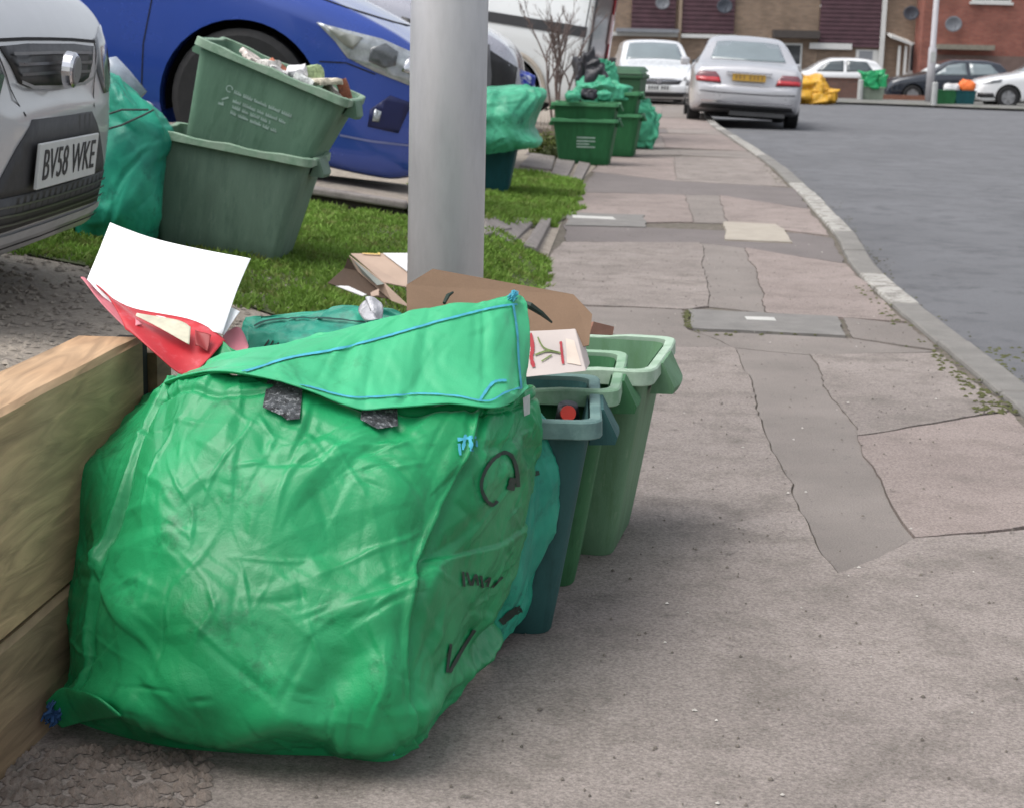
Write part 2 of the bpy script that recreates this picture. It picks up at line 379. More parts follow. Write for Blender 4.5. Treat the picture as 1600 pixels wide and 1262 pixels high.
# blue-grey band (photo y 262..300)
slab([(edge_x(11.85), 11.8), t3[3], t3[2], (kerb_x(11) - .15, 10.95), (kerb_x(13) - .15, 12.6), (edge_x(14), 13.75)], M_band, h=.004)
for (ya, yb, xc, m1, m2) in ((12.7, 16.2, .45, M_conc_p, M_conc), (16.2, 17.6, .5, M_conc_d, M_conc_d), (17.6, 21.5, .42, M_conc, M_conc_p), (21.5, 23.2, .5, M_band, M_conc), (23.2, 28, .4, M_conc_p, M_conc_p), (28, 36, .5, M_conc, M_conc_d), (36, 58, .5, M_conc_d, M_conc)):
    y0l = max(ya, 13.8)
    slab([L(max(ya, 13.8) if ya < 13 else ya, 0), L(ya + .3, xc), L(yb, xc), L(yb, 0)], m1)
    slab([L(ya + .3, xc), L(ya, 1), L(yb, 1), L(yb, xc)], m2)
# covers
o = slab(cvr, M_cover_d, h=.008, name='inspection_cover'); P = lift([(1168, 499), (1214, 501), (1217, 506), (1170, 504)])
w = slab(P, M_white, h=.011, gap=0, name='label_plate', parent=o)
P = lift([(1130, 349), (1216, 353), (1240, 381), (1134, 377)])
slab(P, M_cover_l, h=.01, name='inspection_cover')
P = lift([(888, 334), (1006, 338), (1010, 357), (884, 354)]); o = slab(P, M_cover_d, h=.008, name='inspection_cover')
slab(lift([(896, 339), (960, 342), (962, 346), (898, 343)]), M_white, h=.011, gap=0, name='label_plate', parent=o)
# kerb stones
kerb = MB(); 
kerb = mesh('kerb', [(kerb_x(y) - .15 + dx, y, fall(y) - dz) for y in np.linspace(-4, 60, 120) for dx, dz in ((0, .004), (.13, .02), (.13, .13))], grid_faces(120, 3), M_joint); kerb['kind'] = 'structure'
y = -3.2; k = 0
while y < 44:
    ln = .905; y1 = y + ln
    pale = (6.45 < y + .3 < 7.4) or (9.4 < y + .3 < 13.2) or (17 < y + .3 < 21) or (y > 22 and k % 2)
    m = M_kerb_w if pale else M_kerb_g
    P = [(kerb_x(y + .006) - .125, y + .006), (kerb_x(y + .006) - .005, y + .006), (kerb_x(y1 - .006) - .005, y1 - .006), (kerb_x(y1 - .006) - .125, y1 - .006)]
    e0, e1 = P[:2], P[2:]; q_ = lambda v: .006 * noise.noise(Vector((v * 9, k, 2)))
    P = [P[0], P[1]] + [(kerb_x(t_) - .005 - abs(q_(t_)) * 1.5, t_) for t_ in np.linspace(y + .006, y1 - .006, 8)[1:-1]] + [P[2], P[3]] + [(kerb_x(t_) - .125 + q_(t_ + 50) * 1.5, t_) for t_ in np.linspace(y1 - .006, y + .006, 8)[1:-1]]
    h = .012 + random.uniform(-.004, .006)
    MB().prism(P, -.14, h, lambda x, yy: fall(yy)).build('kerb_stone', m, kerb, bevel=.012)
    y = y1; k += 1
# dirt, moss along the kerb and joints
def clumps(name, pts, m, r=(.008, .03), n=None, flat=.35, label=None):
    mb = MB()
    for p in pts:
        rr = random.uniform(*r); k = 6; base = random.random() * 6
        V = [(p[0], p[1], p[2] + rr * flat)] + [(p[0] + rr * random.uniform(.6, 1.1) * math.cos(base + i * 6.283 / k), p[1] + rr * random.uniform(.6, 1.1) * math.sin(base + i * 6.283 / k), p[2] - .001) for i in range(k)]
        mb.add(V, [(0, 1 + i, 1 + (i + 1) % k) for i in range(k)])
    o = mb.build(name, m, smooth=False); o['kind'] = 'stuff'; return o
pts = []
for _ in range(150):
    y = random.choice([random.uniform(4.6, 5.9), random.uniform(4.9, 5.6), random.uniform(6.2, 7.3), random.uniform(13, 15)]); x = kerb_x(y) - .16 + random.gauss(0, .02) - (.04 * random.random())
    pts.append((x, y, fall(y) + .005))
for _ in range(160):
    px = random.uniform(1530, 1590); p = gz(px + random.gauss(0, 14), random.uniform(545, 650)); pts.append((p.x, p.y, .006))
for _ in range(50):
    a = gz(random.gauss(1075, 4), random.uniform(485, 515)); pts.append((a.x, a.y, .006))
    a = gz(random.uniform(1085, 1320), random.gauss(520, 3)); pts.append((a.x, a.y, .004))
tag(clumps('moss', pts, M_moss, (.005, .014)), 'yellow green moss along the kerb and slab joints', 'moss')
pts = []
for _ in range(1500):
    y = 1.5 + 14 * random.random() ** 1.7; x = random.uniform(edge_x(y) + .02, kerb_x(y) - .2); pts.append((x, y, fall(y) + .006))
tag(clumps('grit', pts, mat('grit', (.16, .14, .12), .9, .5, 40), (.0015, .0048), flat=.7), 'small dark grit and crumbs scattered over the footway', 'grit')
pts = []
for _ in range(2600):
    y = 3 + 30 * random.random() ** 1.6; x = kerb_x(y) + abs(random.gauss(0, .07 + .05 * noise.noise(Vector((y * 1.3, 0, 0))))); pts.append((x, y, road_z(x, y) + .002))
tag(clumps('gutter_debris', pts, mat('gutter_debris', (.10, .09, .07), .95, .5, 30, col2=(.09, .10, .03), mask=(.5, .6)), (.003, .011), flat=.4), 'dark grit and leaf crumbs lying in the gutter along the kerb', 'debris')
pts = []
for _ in range(110):
    y = 1.8 + 9 * random.random() ** 1.9; x = random.uniform(edge_x(y) + .1, kerb_x(y) - .2); pts.append((x, y, fall(y) + .007))
tag(clumps('pale_chips', pts, mat('chips', (.5, .47, .43), .8, .3, 40), (.002, .005), flat=.4), 'pale chips and flecks lying on the footway', 'chips')
pts = []
for _ in range(420):     # crumbly patch at the foot of the timber wall
    p = gz(random.uniform(10, 330), random.uniform(1170, 1262)); pts.append((p.x, p.y, .006))
tag(clumps('crumbled_mortar', pts, mat('damp_gravel', (.17, .14, .12), .95, .35, 30, fine=.3), (.004, .014), flat=.5), 'crumbly gravel at the foot of the timber wall', 'gravel')
# stones on drive
pts = []
for _ in range(2600):
    x = random.uniform(-2.4, -.55); y = random.uniform(2.9, 5.6); 
    if x > wall_x(y) - .2 and y < 2.9: continue
    pts.append((x, y, ter(x, y)))
tag(clumps('loose_gravel', pts, mat('gravel', (.28, .245, .205), .9, .35, 60, fine=.3), (.006, .016), flat=.45), 'loose gravel on the rough drive beside the silver car', 'gravel')

# lawns -------------------------------------------------------------
M_grass = mat('grass', (.17, .29, .05), .7, .45, 5, spec=.25, transl=.35, col2=(.20, .21, .07), mask=(.5, .68))
def inpoly(P, x, y):
    c = False
    for i in range(len(P)):
        x1, y1 = P[i]; x2, y2 = P[i - 1]
        if (y1 > y) != (y2 > y) and x < (x2 - x1) * (y - y1) / (y2 - y1) + x1: c = not c
    return c
def lawn(poly, n, hgt, seed, nm='lawn_grass', lab='short green lawn grass'):
    g = random.Random(seed); xs = [p[0] for p in poly]; ys = [p[1] for p in poly]; V = []; F = []; cnt = 0
    base = MB(); 
    while cnt < n:
        x = g.uniform(min(xs), max(xs)); y = g.uniform(min(ys), max(ys))
        q = .09 * noise.noise(Vector((x * 6, y * 6, 1)))
        if not inpoly(poly, x + q, y + q): continue
        dens = .5 + .5 * noise.noise(Vector((x * 3, y * 3, 5)))
        if g.random() > .12 + dens * 1.15: continue
        cnt += 1; z = ter(x, y) - .004; h = hgt * g.uniform(.5, 1.4) * (.7 + .6 * dens); w = g.uniform(.0025, .005) * (1 + y / 12); a = g.random() * 6.283
        lx, ly = g.gauss(0, .5) * h, g.gauss(0, .5) * h; dx, dy = math.cos(a) * w, math.sin(a) * w; k = len(V)
        V += [(x - dx, y - dy, z), (x + dx, y + dy, z), (x + lx * .4 + dx * .7, y + ly * .4 + dy * .7, z + h * .6), (x + lx * .4 - dx * .7, y + ly * .4 - dy * .7, z + h * .6), (x + lx, y + ly, z + h)]
        F += [(k, k + 1, k + 2, k + 3), (k + 3, k + 2, k + 4)]
    o = mesh(nm, V, F, M_grass); tag(o, lab, 'grass', kind='stuff'); return o
def gt(x, y, it=12):
    """photo point -> point on the terrain"""
    z = .2
    for _ in range(it): p = gz(x, y, z); z = .5 * z + .5 * ter(p.x, p.y)
    return (p.x, p.y)
near = [gt(*p) for p in ((40, 398), (140, 418), (250, 440), (385, 478), (430, 494), (560, 505), (640, 520), (740, 470), (862, 452), (858, 405), (800, 372), (752, 358))]
l1 = near + [(-.3, 7.5), (-.55, 7.56), (-1.6, 7.55), (-3.2, 7.5), (-3.2, 5.6)]
sheetpoly = [(x, y) for x, y in l1]
V2, F2 = cdt(l1, .12); o = mesh('lawn', [(x, y, ter(x, y) + .003) for x, y in V2], F2, M_soil, smooth=True); o['kind'] = 'structure'
lawn(l1, 80000, .024, 3, lab='short green lawn round the lamp post and the stacked boxes')
l2 = [gt(*p) for p in ((640, 352), (770, 352), (870, 350), (900, 330), (912, 290), (850, 272), (760, 268), (640, 290))]
V2, F2 = cdt(l2, .15); o = mesh('lawn', [(x, y, ter(x, y) + .003) for x, y in V2], F2, M_soil, smooth=True); o['kind'] = 'structure'
lawn(l2, 26000, .035, 4, lab='grass patch in front of the dark teal box')
# concrete slab strip between the two lawns, with its narrow edging
gp = lambda pts: [gt(*p) for p in pts]
def gslab(pts, m, h=.02, name='path_slab', par=None):
    P = gp(pts); P = P if area(P) > 0 else P[::-1]
    return MB().prism(P, -.03, h, ter).build(name, m, par, bevel=.004)
M_slabg = mat('old_path_slab', (.24, .215, .20), .9, .15, 6, bump=.5, bscale=70, fine=.2, col2=(.15, .13, .12), mask=(.52, .7))
path = gslab([(640, 348), (755, 345), (800, 362), (760, 372), (640, 372)], M_slabg, name='garden_path'); path['kind'] = 'structure'
gslab([(758, 342), (838, 348), (800, 386), (757, 362)], M_slabg, par=path)
gslab([(846, 348), (862, 350), (838, 398), (818, 392)], M_slabg, h=.03, name='edging_stone', par=path)
p2 = gslab([(830, 243), (868, 246), (862, 268), (812, 262)], M_slabg, name='drive_slabs'); p2['kind'] = 'structure'
gslab([(872, 247), (900, 252), (886, 281), (862, 274)], M_slabg, par=p2); gslab([(904, 256), (922, 259), (908, 286), (894, 283)], M_slabg, par=p2)
# raised edge of the blue car's drive: concrete edging, its shadow painted as a dark strip on the bank below
de = box('drive_edging', -3.6, 7.56, -.1, -.50, 7.65, .0, M_slabg, bevel=.01)
for v in de.data.vertices: v.co.z = (ter(v.co.x, 7.62) + (.075 if v.co.z > -.05 else -.12))
for v in de.data.vertices:
    if v.co.z < ter(v.co.x, 7.62): v.co.z = ter(v.co.x, 7.62) + .04
tag(de, 'low concrete edging in front of the blue car', 'edging')
MB().prism([(-3.6, 7.585), (-.52, 7.585), (-.52, 7.645), (-3.6, 7.645)], -.12, .04, lambda x, y: ter(x, 7.62)).build('bank_shadow', mat('bank_shadow_dark', (.03, .025, .018), .95, .3, 20, bump=.8, bscale=60), None)['kind'] = 'structure'
V = [(x, y, ter(x, y) + .06) for y in (7.652, 8.0, 8.6, 10.4) for x in (-4.5, -2, -1, -.4)]
o = mesh('blue_car_drive', V, grid_faces(4, 4), M_rough); o['kind'] = 'structure'
# ------------------------------------------------------------------ timber retaining wall
def wood(name, col, seed):
    m = bpy.data.materials.new(name); m.use_nodes = True; n = m.node_tree.nodes; l = m.node_tree.links; b = n['Principled BSDF']
    tc = n.new('ShaderNodeTexCoord'); mp = n.new('ShaderNodeMapping'); mp.inputs['Scale'].default_value = (9, 1.0, 9); mp.inputs['Location'].default_value = (seed, 0, seed)
    l.new(tc.outputs['Object'], mp.inputs[0])
    n1 = n.new('ShaderNodeTexNoise'); n1.inputs['Scale'].default_value = 3.5; n1.inputs['Detail'].default_value = 7; n1.inputs['Distortion'].default_value = 1.4; l.new(mp.outputs[0], n1.inputs[0])
    n2 = n.new('ShaderNodeTexNoise'); n2.inputs['Scale'].default_value = 2.2; n2.inputs['Detail'].default_value = 3; l.new(tc.outputs['Object'], n2.inputs[0])
    r = n.new('ShaderNodeValToRGB'); e = r.color_ramp.elements; e[0].position = .3; e[0].color = (*[c * .62 for c in col], 1); e[1].position = .68; e[1].color = (*[c * 1.15 for c in col], 1)
    l.new(n1.outputs[0], r.inputs[0])
    mx = n.new('ShaderNodeMix'); mx.data_type = 'RGBA'; mx.blend_type = 'MULTIPLY'; mx.inputs[0].default_value = .8
    r2 = n.new('ShaderNodeValToRGB'); r2.color_ramp.elements[0].position = .35; r2.color_ramp.elements[0].color = (.72, .62, .52, 1); r2.color_ramp.elements[1].position = .62; r2.color_ramp.elements[1].color = (1, 1, 1, 1)
    l.new(n2.outputs[0], r2.inputs[0]); l.new(r.outputs[0], mx.inputs[6]); l.new(r2.outputs[0], mx.inputs[7]); l.new(mx.outputs[2], b.inputs['Base Color'])
    b.inputs['Roughness'].default_value = .8; bp = n.new('ShaderNodeBump'); bp.inputs['Strength'].default_value = .5; bp.inputs['Distance'].default_value = .004
    l.new(n1.outputs[0], bp.inputs['Height']); l.new(bp.outputs[0], b.inputs['Normal']); return m
M_w1 = wood('pale_timber', (.50, .335, .20), 0); M_w2 = wood('damp_timber', (.37, .26, .165), 4)
wall = empty('timber_retaining_wall', (wall_x(1.6), 1.6, 0), label='timber sleeper retaining wall at the left, holding up the rough drive', cat='wall')
ang = math.atan(.105)
wm = Matrix.Rotation(-ang, 4, 'Z')
def sleeper(z0, z1, m, y0, y1, dx, nm='sleeper'):
    mb = MB(); ny = 26; prof = [(-.110, z0 + .006), (-.006, z0), (0, z0 + .006), (0, z1 - .008), (-.008, z1), (-.110, z1 - .002)]
    V = []
    for i in range(ny):
        y = y0 + (y1 - y0) * i / (ny - 1)
        for k, (x, z) in enumerate(prof):
            q = .003 * noise.noise(Vector((y * 5, k * 3.1, z0 * 9))); V.append(wm @ Vector((x + dx + q, y, z + q + (.004 if k in (3, 4) else 0) * noise.noise(Vector((y * 12, 7, 2))))))
    F = grid_faces(ny, 6, wrap=True) + [tuple(range(5, -1, -1)), tuple((ny - 1) * 6 + i for i in range(6))]
    return mesh(nm, V, F, m, wall, smooth=False)
sleeper(-.06, .188, M_w2, -1.6, 1.17, .004); sleeper(.191, .508, M_w1, -1.6, 1.15, 0)
MB().box(-.06, 1.175, -.1, -.012, 1.21, .50, wm).build('gap_shade', mat('gap_shade_dark', (.035, .032, .03), .9), wall)  # added near-black strip stands for the shaded gap before the end post
MB().box(-.085, 1.213, -.1, .004, 1.29, .47, wm).build('end_post', M_w2, wall)

# ------------------------------------------------------------------ woven recycling sacks
def sack_mat(name, col, dark, dirt=(.03, .12, .07), rough=.46, transl=.12, bumps=.35):
    if name in MATS: return MATS[name]
    m = bpy.data.materials.new(name); m.use_nodes = True; n = m.node_tree.nodes; l = m.node_tree.links; b = n['Principled BSDF']
    tc = n.new('ShaderNodeTexCoord')
    def noi(sc, d=5, rg=.6, dist=0):
        t = n.new('ShaderNodeTexNoise'); t.inputs['Scale'].default_value = sc; t.inputs['Detail'].default_value = d; t.inputs['Roughness'].default_value = rg; t.inputs['Distortion'].default_value = dist
        l.new(tc.outputs['Object'], t.inputs[0]); return t.outputs[0]
    def rng_(s, a, b_):
        q = n.new('ShaderNodeMapRange'); q.inputs[1].default_value = a; q.inputs[2].default_value = b_; l.new(s, q.inputs[0]); return q.outputs[0]
    x = n.new('ShaderNodeMix'); x.data_type = 'RGBA'; l.new(rng_(noi(5, 6), .35, .65), x.inputs[0]); x.inputs[6].default_value = (*dark, 1); x.inputs[7].default_value = (*col, 1)
    y = n.new('ShaderNodeMix'); y.data_type = 'RGBA'; l.new(rng_(noi(9, 8, .72), .56, .72), y.inputs[0]); l.new(x.outputs[2], y.inputs[6]); y.inputs[7].default_value = (*dirt, 1)
    l.new(y.outputs[2], b.inputs['Base Color']); b.inputs['Roughness'].default_value = rough; b.inputs['Specular IOR Level'].default_value = .45
    # woven tape texture + fine creases
    w = n.new('ShaderNodeTexVoronoi'); w.feature = 'DISTANCE_TO_EDGE'; w.inputs['Scale'].default_value = 11; w.inputs['Randomness'].default_value = 1
    mp = n.new('ShaderNodeVectorMath'); mp.operation = 'ADD'; sc = n.new('ShaderNodeVectorMath'); sc.operation = 'SCALE'; sc.inputs['Scale'].default_value = .04
    nn = n.new('ShaderNodeTexNoise'); nn.inputs['Scale'].default_value = 12; nn.inputs['Detail'].default_value = 4; l.new(tc.outputs['Object'], nn.inputs[0]); l.new(nn.outputs['Color'], sc.inputs[0])
    l.new(tc.outputs['Object'], mp.inputs[0]); l.new(sc.outputs[0], mp.inputs[1]); l.new(mp.outputs[0], w.inputs[0])
    r_ = rng_(w.outputs[0], 0, .09)
    bp = n.new('ShaderNodeBump'); bp.inputs['Strength'].default_value = bumps * .3; bp.inputs['Distance'].default_value = .002; l.new(r_, bp.inputs['Height'])
    b2 = n.new('ShaderNodeBump'); b2.inputs['Strength'].default_value = bumps; b2.inputs['Distance'].default_value = .0035; l.new(noi(30, 5, .55, .3), b2.inputs['Height']); l.new(bp.outputs[0], b2.inputs['Normal'])
    b3 = n.new('ShaderNodeBump'); b3.inputs['Strength'].default_value = .25; b3.inputs['Distance'].default_value = .001; l.new(noi(420, 2), b3.inputs['Height']); l.new(b2.outputs[0], b3.inputs['Normal'])
    l.new(b3.outputs[0], b.inputs['Normal'])
    tr = n.new('ShaderNodeBsdfTranslucent'); l.new(y.outputs[2], tr.inputs[0]); ms = n.new('ShaderNodeMixShader'); ms.inputs[0].default_value = transl
    l.new(b.outputs[0], ms.inputs[1]); l.new(tr.outputs[0], ms.inputs[2]); l.new(ms.outputs[0], n['Material Output'].inputs[0])
    MATS[name] = m; return m
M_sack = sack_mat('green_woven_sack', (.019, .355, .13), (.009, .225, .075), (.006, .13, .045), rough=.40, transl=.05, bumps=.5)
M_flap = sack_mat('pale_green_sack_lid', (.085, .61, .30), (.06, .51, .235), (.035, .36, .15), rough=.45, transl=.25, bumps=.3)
M_teal = sack_mat('teal_sack', (.035, .44, .28), (.012, .22, .16), (.01, .10, .08))
M_jade = sack_mat('jade_sack', (.10, .53, .31), (.03, .26, .15), (.01, .12, .08))
M_blue = mat('blue_stitching', (.05, .34, .46), .7, .2, 60)
M_bluegreen = mat('teal_stitching', (.02, .22, .26), .7, .2, 60)
M_marker = mat('marker_pen', (.012, .03, .02), .6, .3, 60)
M_velcro = mat('velcro', (.05, .055, .06), .95, .9, 90, bump=1, bscale=190, bdist=.004, col2=(.22, .23, .24), mask=(.54, .6))

bag = empty('recycling_sack', gz(400, 1150), label='large crumpled bright green recycling sack in the foreground, lid flap shut over it', cat='sack')
def P3(rows):
    return np.array([[tuple(gy(x, y, d)) for (x, y, d) in r] for r in rows])
# rows bottom -> top; columns from the back round the left side, front, right side and back again
G0 = P3([
    [(60, 1040, 2.72), (84, 1090, 2.42), (108, 1122, 2.285), (240, 1162, 2.215), (380, 1176, 2.195), (510, 1180, 2.19), (628, 1182, 2.18), (708, 1085, 2.40), (752, 1005, 2.60), (600, 980, 2.8), (200, 980, 2.8)],
    [(60, 985, 2.72), (98, 1040, 2.43), (122, 1066, 2.25), (240, 1096, 2.135), (380, 1110, 2.105), (510, 1112, 2.11), (636, 1094, 2.13), (722, 1022, 2.42), (762, 955, 2.62), (600, 930, 2.82), (200, 930, 2.82)],
    [(70, 900, 2.76), (102, 940, 2.46), (136, 960, 2.28), (240, 970, 2.165), (380, 975, 2.14), (510, 975, 2.145), (640, 955, 2.17), (760, 925, 2.45), (785, 880, 2.62), (600, 850, 2.84), (200, 850, 2.84)],
    [(75, 820, 2.79), (103, 850, 2.50), (160, 862, 2.32), (250, 862, 2.23), (390, 862, 2.205), (520, 862, 2.21), (655, 868, 2.24), (796, 835, 2.48), (804, 800, 2.64), (600, 780, 2.86), (200, 780, 2.86)],
    [(85, 730, 2.82), (104, 742, 2.53), (190, 742, 2.37), (262, 748, 2.29), (400, 742, 2.265), (550, 747, 2.27), (705, 762, 2.31), (816, 750, 2.53), (818, 720, 2.66), (620, 700, 2.88), (220, 700, 2.88)],
    [(160, 668, 2.85), (176, 674, 2.60), (226, 668, 2.43), (290, 665, 2.35), (420, 662, 2.335), (580, 675, 2.34), (738, 690, 2.38), (824, 672, 2.56), (822, 650, 2.68), (620, 640, 2.90), (250, 640, 2.90)],
    [(232, 612, 2.86), (241, 618, 2.62), (262, 600, 2.49), (320, 588, 2.43), (430, 585, 2.42), (590, 618, 2.44), (752, 622, 2.47), (818, 612, 2.58), (820, 604, 2.70), (640, 600, 2.88), (300, 600, 2.88)],
    [(260, 606, 2.84), (270, 609, 2.64), (285, 606, 2.54), (340, 600, 2.49), (440, 598, 2.48), (590, 622, 2.49), (740, 628, 2.52), (800, 625, 2.61), (806, 618, 2.70), (640, 612, 2.84), (330, 612, 2.84)],
])
G0 = np.concatenate([G0, G0[:, :1]], axis=1)
NU, NV = 280, 520
G = catmull_grid(G0, NU, NV)
arc_u = np.linspace(0, .62, NU)[:, None] * np.ones((1, NV)); arc_v = np.cumsum(np.linalg.norm(np.diff(G[NU // 2], axis=0, prepend=G[NU // 2][:1]), axis=1))[None, :] * np.ones((NU, 1))
Hh = crumple(arc_v, arc_u, 11, amp=1.0, folds=430, ext=(0, float(arc_v.max()), 0, .62), soft=.005, size=.5, fold_h=.0125, fine=1.5)
# seams: the pinched piping on the corner edges (columns 2 and 6)
cv = np.linspace(0, 11, NV)[None, :]; vv = np.linspace(0, 1, NU)[:, None]
for c0, a, w_ in ((2.0, .007, .028), (6.0, .008, .03)):
    Hh = Hh + a * np.exp(-((cv - c0 - .03 * np.sin(vv * 14)) / w_) ** 2) - .008 * np.exp(-((cv - c0 - .09 + .02 * np.sin(vv * 11)) / .06) ** 2)
# folded-in hem band and horizontal crease of the corner panel, sags near the foot
Hh = Hh - .006 * np.exp(-((vv - .80 + .01 * np.sin(cv * 4)) / .008) ** 2) * ((cv > 2) & (cv < 8))
Hh = Hh + .007 * smooth((.42 - vv) / .01) * smooth((cv - 6.05) / .05) * (cv < 8)
Hh = Hh + .016 * np.exp(-((vv - .10 - .03 * np.sin(cv * 3.1)) / .035) ** 2) - .014 * np.exp(-((vv - .19 - .05 * np.sin(cv * 2.3 + 1)) / .05) ** 2) * (.5 + .5 * np.sin(cv * 2.7))
edge = smooth(np.minimum(vv / .03, (1 - vv) / .05))
N = grid_normals(G); 
cen = G.mean(axis=(0, 1)); sgn = np.sign(((G - cen) * N).sum(axis=2).mean()); N = N * sgn
Hh = (Hh - Hh.mean()) * edge
G = G + N * Hh[..., None]; G[..., 2] = np.maximum(G[..., 2], .004)
body = mesh('sack_body', G.reshape(-1, 3), grid_faces(NU, NV), M_sack, smooth=True)
bag_loc = Vector(bag.location)
def reparent(o, root):
    o.data.transform(Matrix.Translation(-Vector(root.location))); o.parent = root; return o
body_bvh = bvh_of(body)
capv = [tuple(G[NU - 1, j]) for j in range(0, NV, 3)]
def pixproj(bvh, name, parts, m, root, off=.002, fallback=None, dmax=9):
    """marks surveyed in the photograph, laid on the surface they are on"""
    if len(parts) > 1:
        return [pixproj(bvh, name, [q], m, root, off, fallback, dmax) for q in parts][0]
    V2, F = merge2(parts); V = []; bad = set(); cp = Vector((0, 0, CAM_H))
    for i, (x, y) in enumerate(V2):
        d = ray(x, y).normalized(); h = bvh.ray_cast(cp, d, dmax)
        if h[0] is None: bad.add(i); V.append((0, 0, 0)); continue
        n = h[1] if h[1].dot(d) < 0 else -h[1]; V.append(h[0] + n * off - d * off * .5)
    F = [f for f in F if not any(i in bad for i in f)]
    # keep the one connected run that shows
    o = mesh(name, V, F, m, smooth=True); bm = bmesh.new(); bm.from_mesh(o.data); bmesh.ops.delete(bm, geom=[v for v in bm.verts if not v.link_faces], context='VERTS')
    seen = set(); comps = []
    for v in bm.verts:
        if v in seen: continue
        q = [v]; c = []; seen.add(v)
        while q:
            a = q.pop(); c.append(a)
            for e in a.link_edges:
                b = e.other_vert(a)
                if b not in seen: seen.add(b); q.append(b)
        comps.append(c)
    comps.sort(key=len); bmesh.ops.delete(bm, geom=[v for c in comps[:-1] for v in c], context='VERTS'); bm.to_mesh(o.data); bm.free()
    return reparent(o, root)
def st(pts, w, jit=.25, res=4):
    if len(pts) > 2:
        q = catmull_grid(np.array([[(a, b, 0.) for a, b in pts]] * 2), 2, 6 * len(pts))[0]; pts = [(float(a), float(b)) for a, b, _ in q]
    return stroke2(pts, w * .8, res, jit * .7)
pixproj(body_bvh, 'marker_writing', [st([(808, 760), (806, 735), (800, 715), (788, 707), (770, 717), (757, 735), (751, 757), (757, 778), (768, 788), (776, 782)], 7),
    st([(800, 745), (796, 765)], 14), st([(722, 892), (724, 915)], 4), st([(728, 893), (734, 914)], 4), st([(736, 914), (742, 897), (746, 914)], 4), st([(750, 898), (753, 917)], 4), st([(756, 908), (764, 902), (760, 916)], 4),
    st([(768, 917), (784, 900)], 4), st([(697, 1050), (703, 1005)], 5), st([(701, 1050), (716, 1022), (740, 983)], 7)], M_marker, bag, off=.002)
pixproj(body_bvh, 'corner_stitching', [st([(726, 680), (722, 704)], 6, .7), st([(735, 682), (736, 706)], 6, .7), st([(714, 688), (742, 684)], 5, .7), st([(742, 688), (744, 698)], 4, .6), st([(716, 694), (718, 712)], 4, .6)], M_blue, bag, off=.003)
pixproj(body_bvh, 'velcro_patch', [([(418, 596), (474, 606), (470, 658), (450, 660), (410, 640), (446, 600), (440, 652), (430, 630)], [(0, 5, 7, 4), (5, 1, 2, 7), (7, 2, 3, 6), (4, 7, 6)])], M_velcro, bag, off=.006).name
pixproj(body_bvh, 'velcro_patch', [([(566, 636), (620, 638), (618, 668), (588, 674), (562, 660)], [(0, 1, 2, 3, 4)])], M_velcro, bag, off=.006)
reparent(body, bag)
# inner rim band under the lid, showing at the left
V = P3([[(243, 616, 2.60), (258, 602, 2.50), (300, 588, 2.44), (350, 582, 2.41), (410, 590, 2.39)],
        [(252, 606, 2.64), (275, 590, 2.55), (310, 580, 2.49), (355, 574, 2.46), (415, 582, 2.44)]])
Gb = catmull_grid(V, 8, 60); reparent(mesh('rim_band', Gb.reshape(-1, 3), grid_faces(8, 60), M_sack, smooth=True, solid=.003), bag)
# lid flap: lower edge lies wavy over the front, upper edge lifts to the tufted corner at the right
fl = P3([
    [(243, 614, 2.60), (262, 594, 2.47), (330, 580, 2.415), (420, 592, 2.375), (490, 612, 2.36), (560, 640, 2.36), (620, 636, 2.37), (700, 630, 2.40), (780, 637, 2.43), (826, 606, 2.545)],
    [(262, 600, 2.62), (290, 586, 2.50), (350, 573, 2.45), (430, 578, 2.42), (500, 592, 2.41), (570, 608, 2.41), (630, 602, 2.42), (710, 594, 2.45), (785, 596, 2.49), (828, 580, 2.575)],
    [(280, 590, 2.65), (310, 578, 2.54), (380, 562, 2.50), (450, 556, 2.48), (520, 552, 2.475), (590, 545, 2.48), (650, 538, 2.49), (725, 530, 2.52), (790, 525, 2.56), (827, 520, 2.62)],
    [(300, 580, 2.67), (340, 570, 2.58), (410, 548, 2.55), (480, 535, 2.54), (550, 522, 2.54), (610, 508, 2.545), (670, 496, 2.555), (735, 484, 2.58), (790, 476, 2.62), (822, 478, 2.67)],
    [(312, 574, 2.69), (350, 561, 2.60), (420, 540, 2.575), (490, 526, 2.57), (560, 509, 2.57), (620, 494, 2.575), (680, 482, 2.59), (745, 470, 2.61), (790, 460, 2.65), (815, 464, 2.69)]])
FU, FV = 70, 190
Gf = catmull_grid(fl, FU, FV); fa = np.linspace(0, .16, FU)[:, None] * np.ones((1, FV)); fb = np.linspace(0, .6, FV)[None, :] * np.ones((FU, 1))
hf = crumple(fb, fa, 5, amp=.55, folds=70, ext=(0, .6, 0, .16), soft=.008, size=.5, fold_h=.012, fine=1.0)
Nf = grid_normals(Gf); Nf *= np.sign((Nf[..., 1] * -1 + Nf[..., 2]).mean()); Gf = Gf + Nf * ((hf - hf.mean()) * smooth(np.linspace(0, 1, FU)[:, None] * 6 + .25))[..., None]
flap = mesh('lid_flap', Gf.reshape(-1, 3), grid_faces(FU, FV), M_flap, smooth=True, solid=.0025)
fb_ = bvh_of(flap)
pixproj(fb_, 'blue_stitching', [st([(300, 594), (380, 583), (450, 562), (520, 549), (600, 529), (650, 514), (700, 500), (760, 485), (806, 476)], 4, .15), st([(800, 478), (806, 520), (808, 560), (812, 606)], 4, .15),
    st([(440, 602), (480, 606), (540, 621), (590, 622), (650, 617), (710, 620), (760, 628), (790, 614), (815, 606)], 3, .2), st([(748, 628), (770, 600), (790, 596)], 5, .5)], M_blue, bag, off=.003)
reparent(flap, bag)
